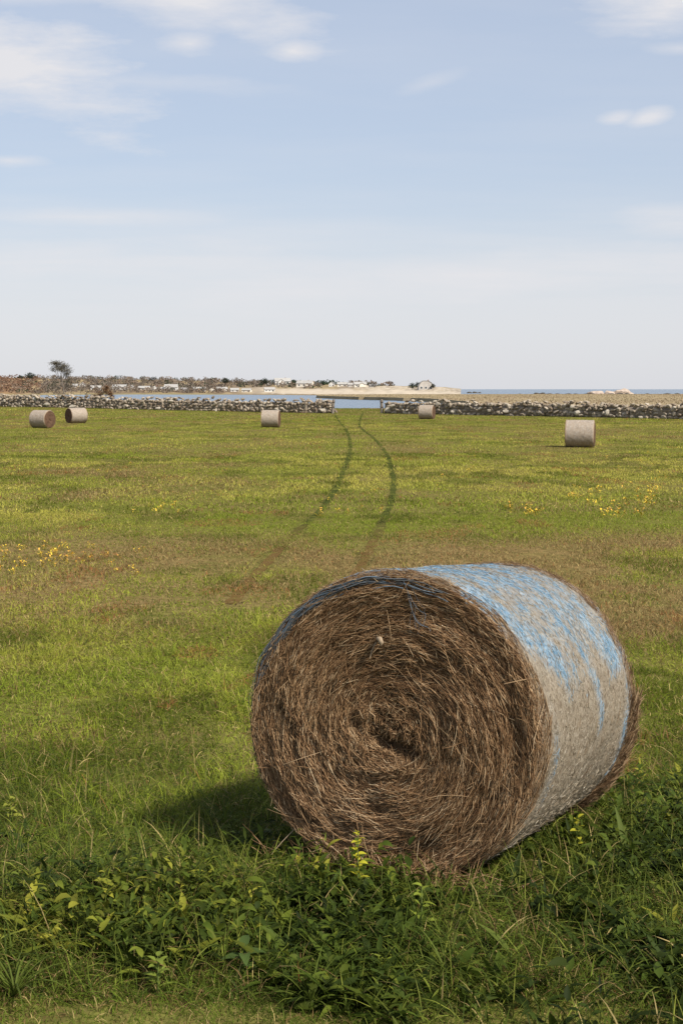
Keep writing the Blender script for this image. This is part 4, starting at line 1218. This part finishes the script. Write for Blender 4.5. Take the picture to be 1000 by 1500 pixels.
def shore_tree(px, row_base, wpx, hpx, c, label, nm='evergreen_tree'):
    v = find_v(px, row_base); P_ = hill_xyz(np.array(float(px)), np.array(v)); d = P_[1]
    H_ = hpx / F * d; r = wpx / F * d / 2 / H_
    tree(nm, tuple(P_), 'tree', label, H_, [(0, 0, -.05), (0, 0, .3), (0, 0, .6)], None, c, 90, .16 * H_,
         [(.9, 0, 0, .72, r * .7, .16, 1), (.7, r * .45, 0, .5, r * .6, .16, 1), (.7, -r * .45, 0, .5, r * .6, .16, 1), (.5, 0, r * .3, .32, r * .8, .12, 1)], 'dark trees on the far shore')
DK = (.03, .042, .026)
shore_tree(603, 571, 11, 11, DK, 'wider dark tree left of the gambrel roofed house')
shore_tree(611, 570, 8, 11, DK, 'narrower dark tree touching the left side of the gambrel roofed house')
shore_tree(633, 570, 6, 9, (.06, .06, .04), 'thin dark shrubby tree at the right side of the gambrel roofed house')
shore_tree(47, 557, 14, 13, DK, 'round dark evergreen on the skyline left of the windswept tree')
shore_tree(32, 557, 8, 8, DK, 'small dark evergreen on the skyline at the far left')
shore_tree(226, 561, 12, 10, (.05, .05, .04), 'dark round tree on the skyline above the left shore houses')
shore_tree(331, 564, 12, 12, DK, 'dark pointed evergreen on the skyline midway to the hilltop mansion')
shore_tree(388, 566, 12, 13, DK, 'dark evergreen just left of the hilltop mansion')
shore_tree(548, 568, 14, 7, (.06, .055, .045), 'low dark scrub tree at the right end of the ridge houses')

# ------------------------------------------------------------------ yellow wildflowers in the field
m_petal = island_mat('yellow_petal', [(0, (.30, .24, .03)), (.5, (.58, .40, .035)), (.8, (.66, .46, .05)), (1, (.60, .28, .05))], .6, .2)
def flower_mesh(seed, s):
    r = np.random.default_rng(seed); n = 9
    P_ = np.stack([r.normal(0, .035, n), r.normal(0, .035, n), r.uniform(.03, .085, n)], 1)
    Vv, Fv, own = blades(P_, r.uniform(0, 2 * PI, n), r.uniform(-.2, 1.2, n), r.uniform(0, 1, n), r.uniform(.03, .055, n), r.uniform(.018, .032, n), 2, 'lance')
    a_ = Acc(); a_.add(Vv, Fv)
    for q in P_[:5]: a_.add(*tube([(q[0] * .3, q[1] * .3, -.01), (q[0] * .8, q[1] * .8, q[2] * .6), q], [.002, .0016, .001], 3))
    o = mk('yellow_flower', np.concatenate(a_.V), [np.concatenate(f) for f in a_.F.values()], m_petal)
    return o.data, o
fl = [flower_mesh(s, 1) for s in range(3)]
spare = [o for _, o in fl]
FG = [('dense patch of flowers by the left edge', 'small yellow wildflower in the dense patch near the left edge of the field', (55, 140, 800, 832), 30, 1.0),
      ('flowers at the left edge', 'small yellow wildflower beside the left edge of the picture', (-5, 40, 800, 845), 12, .95),
      ('flowers right of the patch', 'yellow wildflower in the loose trail right of the dense left patch', (140, 215, 808, 850), 10, .85),
      ('flowers in the left middle of the field', 'yellow wildflower in the sparse row left of the wheel tracks', (190, 265, 738, 752), 9, 1.1),
      ('flowers behind the bale on the right', 'yellow wildflower in the broad strip to the right beyond the big bale', (825, 965, 716, 760), 48, 1.35),
      ('flowers between tracks and right strip', 'yellow wildflower in the small cluster above the top of the big bale', (735, 792, 742, 756), 12, 1.35),
      ('flowers between the wheel tracks', 'yellow wildflower growing between the two wheel tracks', (480, 560, 690, 755), 8, 1.0),
      ('flowers of the far right field', 'tiny yellow wildflower in the far right field below the stone wall', (600, 990, 660, 715), 22, 1.1),
      ('flowers of the far left field', 'tiny yellow wildflower in the far left field among the distant bales', (20, 470, 650, 705), 20, 1.0)]
for grp, lab, (x0, x1, y0, y1), n, s in FG:
    for k in range(n):
        g = at_ground(random.uniform(x0, x1), random.uniform(y0, y1))
        if spare: o = spare.pop()
        else: o = random.choice(fl)[1].copy(); col.objects.link(o)
        o.location = (g[0], g[1], g[2]); o.rotation_euler = (0, 0, random.uniform(0, 6.28)); q = s * random.uniform(.7, 1.35); o.scale = (q, q, q)
        tag(o, lab, 'wildflower', grp)
g = at_ground(472, 756); o = fl[0][1].copy(); col.objects.link(o); o.location = g; o.scale = (2.3, 2.3, 1.9)
tag(o, 'brightest yellow flower clump, standing right on the left wheel track', 'wildflower', 'single bright flower clumps')

# ------------------------------------------------------------------ single weeds that stand out in front
m_stem = plain_mat('green_stem', (.07, .10, .025), (.12, .15, .04), 20, .6, 0)
def weed(name, px, py, h, leaves, c, label, profile='lance', lean=(0, 0), cat_='weed', group=None):
    """leaves: list of (height fraction, azimuth, length, width, rise, droop)"""
    g = at_ground(px, py); o = empty(name, tuple(g)); tag(o, label, cat_, group)
    pts = np.array([(lean[0] * t * t, lean[1] * t * t, h * t) for t in np.linspace(0, 1, 6)])
    if h > .03: mk('stem', *(lambda r: (r[0], [r[1]]))(tube(pts, np.linspace(.0035, .0015, 6), 6)), m_stem, o)
    for f, az_, ln, wd, rise, droop in leaves:
        p_ = np.array([[lean[0] * f * f, lean[1] * f * f, h * f]])
        Vv, Fv, own = blades(p_, np.array([az_]), np.array([rise]), np.array([droop]), np.array([ln]), np.array([wd]), 7, profile, .3, np.array([random.uniform(-.3, .3)]))
        cc = np.array(c) * random.uniform(.85, 1.15)
        mk('leaf', Vv, Fv, m_weed, o, colors=np.broadcast_to(cc, (len(Vv), 3)))
def whorl(n, l0, l1, w, f0=.25, f1=1.0, rise=(.2, .9), droop=(.3, 1.1)):
    return [(f0 + (f1 - f0) * k / max(n - 1, 1), k * 2.4 + random.uniform(-.3, .3), l0 + (l1 - l0) * k / max(n - 1, 1), w * random.uniform(.8, 1.2), random.uniform(*rise), random.uniform(*droop)) for k in range(n)]
YG = (.36, .34, .035); PG_ = (.16, .21, .05)
weed('yellow_sprig', 524, 1325, .28, whorl(16, .05, .03, .021, .35), (.46, .43, .04), 'yellow leaved sprig standing against the lower front of the big bale')
weed('pale_weed', 232, 1458, .13, whorl(12, .065, .035, .020, .2), (.17, .21, .035), 'pale green many leaved weed at the lower left, nearest the mown edge')
weed('dock_plant', 748, 1412, .05, [(.6, 2.45, .17, .040, .75, .5), (.5, .6, .12, .03, .6, .8), (.4, 4.2, .10, .03, .5, .9), (.3, 5.3, .09, .028, .4, .9)], (.11, .14, .025), 'broad leaved dock with one long upright leaf, right of the middle foreground', 'lance')
weed('broad_weed', 357, 1430, .10, [(1, 1.5, .085, .034, .5, .8), (.8, 4.9, .085, .036, .3, .9), (.7, .2, .08, .042, .5, .9), (.6, 3.2, .08, .04, .4, .9), (.4, 5.7, .07, .04, .3, .8)], (.065, .10, .025), 'broad leaved dull green weed left of the foreground middle', 'broad')
weed('leafy_seedling', 617, 1375, .19, whorl(10, .075, .04, .021, .3), (.20, .24, .035), 'yellow green leafy seedling below the foot of the big bale')
weed('yellow_tip_weed', 845, 1262, .19, whorl(9, .05, .03, .021, .4), YG, 'yellow tipped weed at the right hand foot of the big bale')
weed('spear_leaf_plant', 915, 1262, .05, [(.8, 1.9, .20, .026, 1.2, .25), (.7, 2.6, .16, .018, 1.1, .5), (.6, .5, .15, .016, 1.1, .8), (.5, 3.9, .2, .02, 1.0, .9)], (.085, .11, .022), 'tall spear leaved plant right of the big bale')
weed('yellow_bush_weed', 16, 1212, .14, whorl(13, .06, .035, .024, .35), (.24, .25, .04), 'yellowish bushy weed at the left edge beside the mid foreground')
weed('yellow_herb', 980, 1225, .10, whorl(8, .04, .03, .018, .4), (.30, .28, .04), 'small yellow herb at the right edge of the weeds')
weed('yellow_shoot', 700, 1262, .03, whorl(4, .08, .06, .018, .4), (.12, .19, .04), 'upright green shoot before the lower right of the straw end')
def arch(n, l, w): return [(0, k * 2 * PI / n + random.uniform(-.3, .3), l * random.uniform(.7, 1.15), w * random.uniform(.7, 1.2), random.uniform(.9, 1.45), random.uniform(.9, 2.0)) for k in range(n)]
weed('grass_tuft', 22, 1462, .0, arch(26, .26, .010), (.085, .11, .018), 'thick arching grass tuft at the lower left corner', 'blade', cat_='grass tuft', group='big arching grass tufts')
weed('grass_tuft', 455, 1478, .0, arch(24, .22, .008), (.09, .115, .02), 'arching grass tuft at the mown edge left of the foreground middle', 'blade', cat_='grass tuft', group='big arching grass tufts')
weed('grass_tuft', 655, 1440, .0, arch(26, .22, .008), (.09, .115, .02), 'arching grass tuft right of the foreground middle', 'blade', cat_='grass tuft', group='big arching grass tufts')
weed('grass_tuft', 330, 1218, .0, arch(24, .22, .009), (.08, .11, .018), 'arching grass tuft in the shade left of the big bale', 'blade', cat_='grass tuft', group='big arching grass tufts')
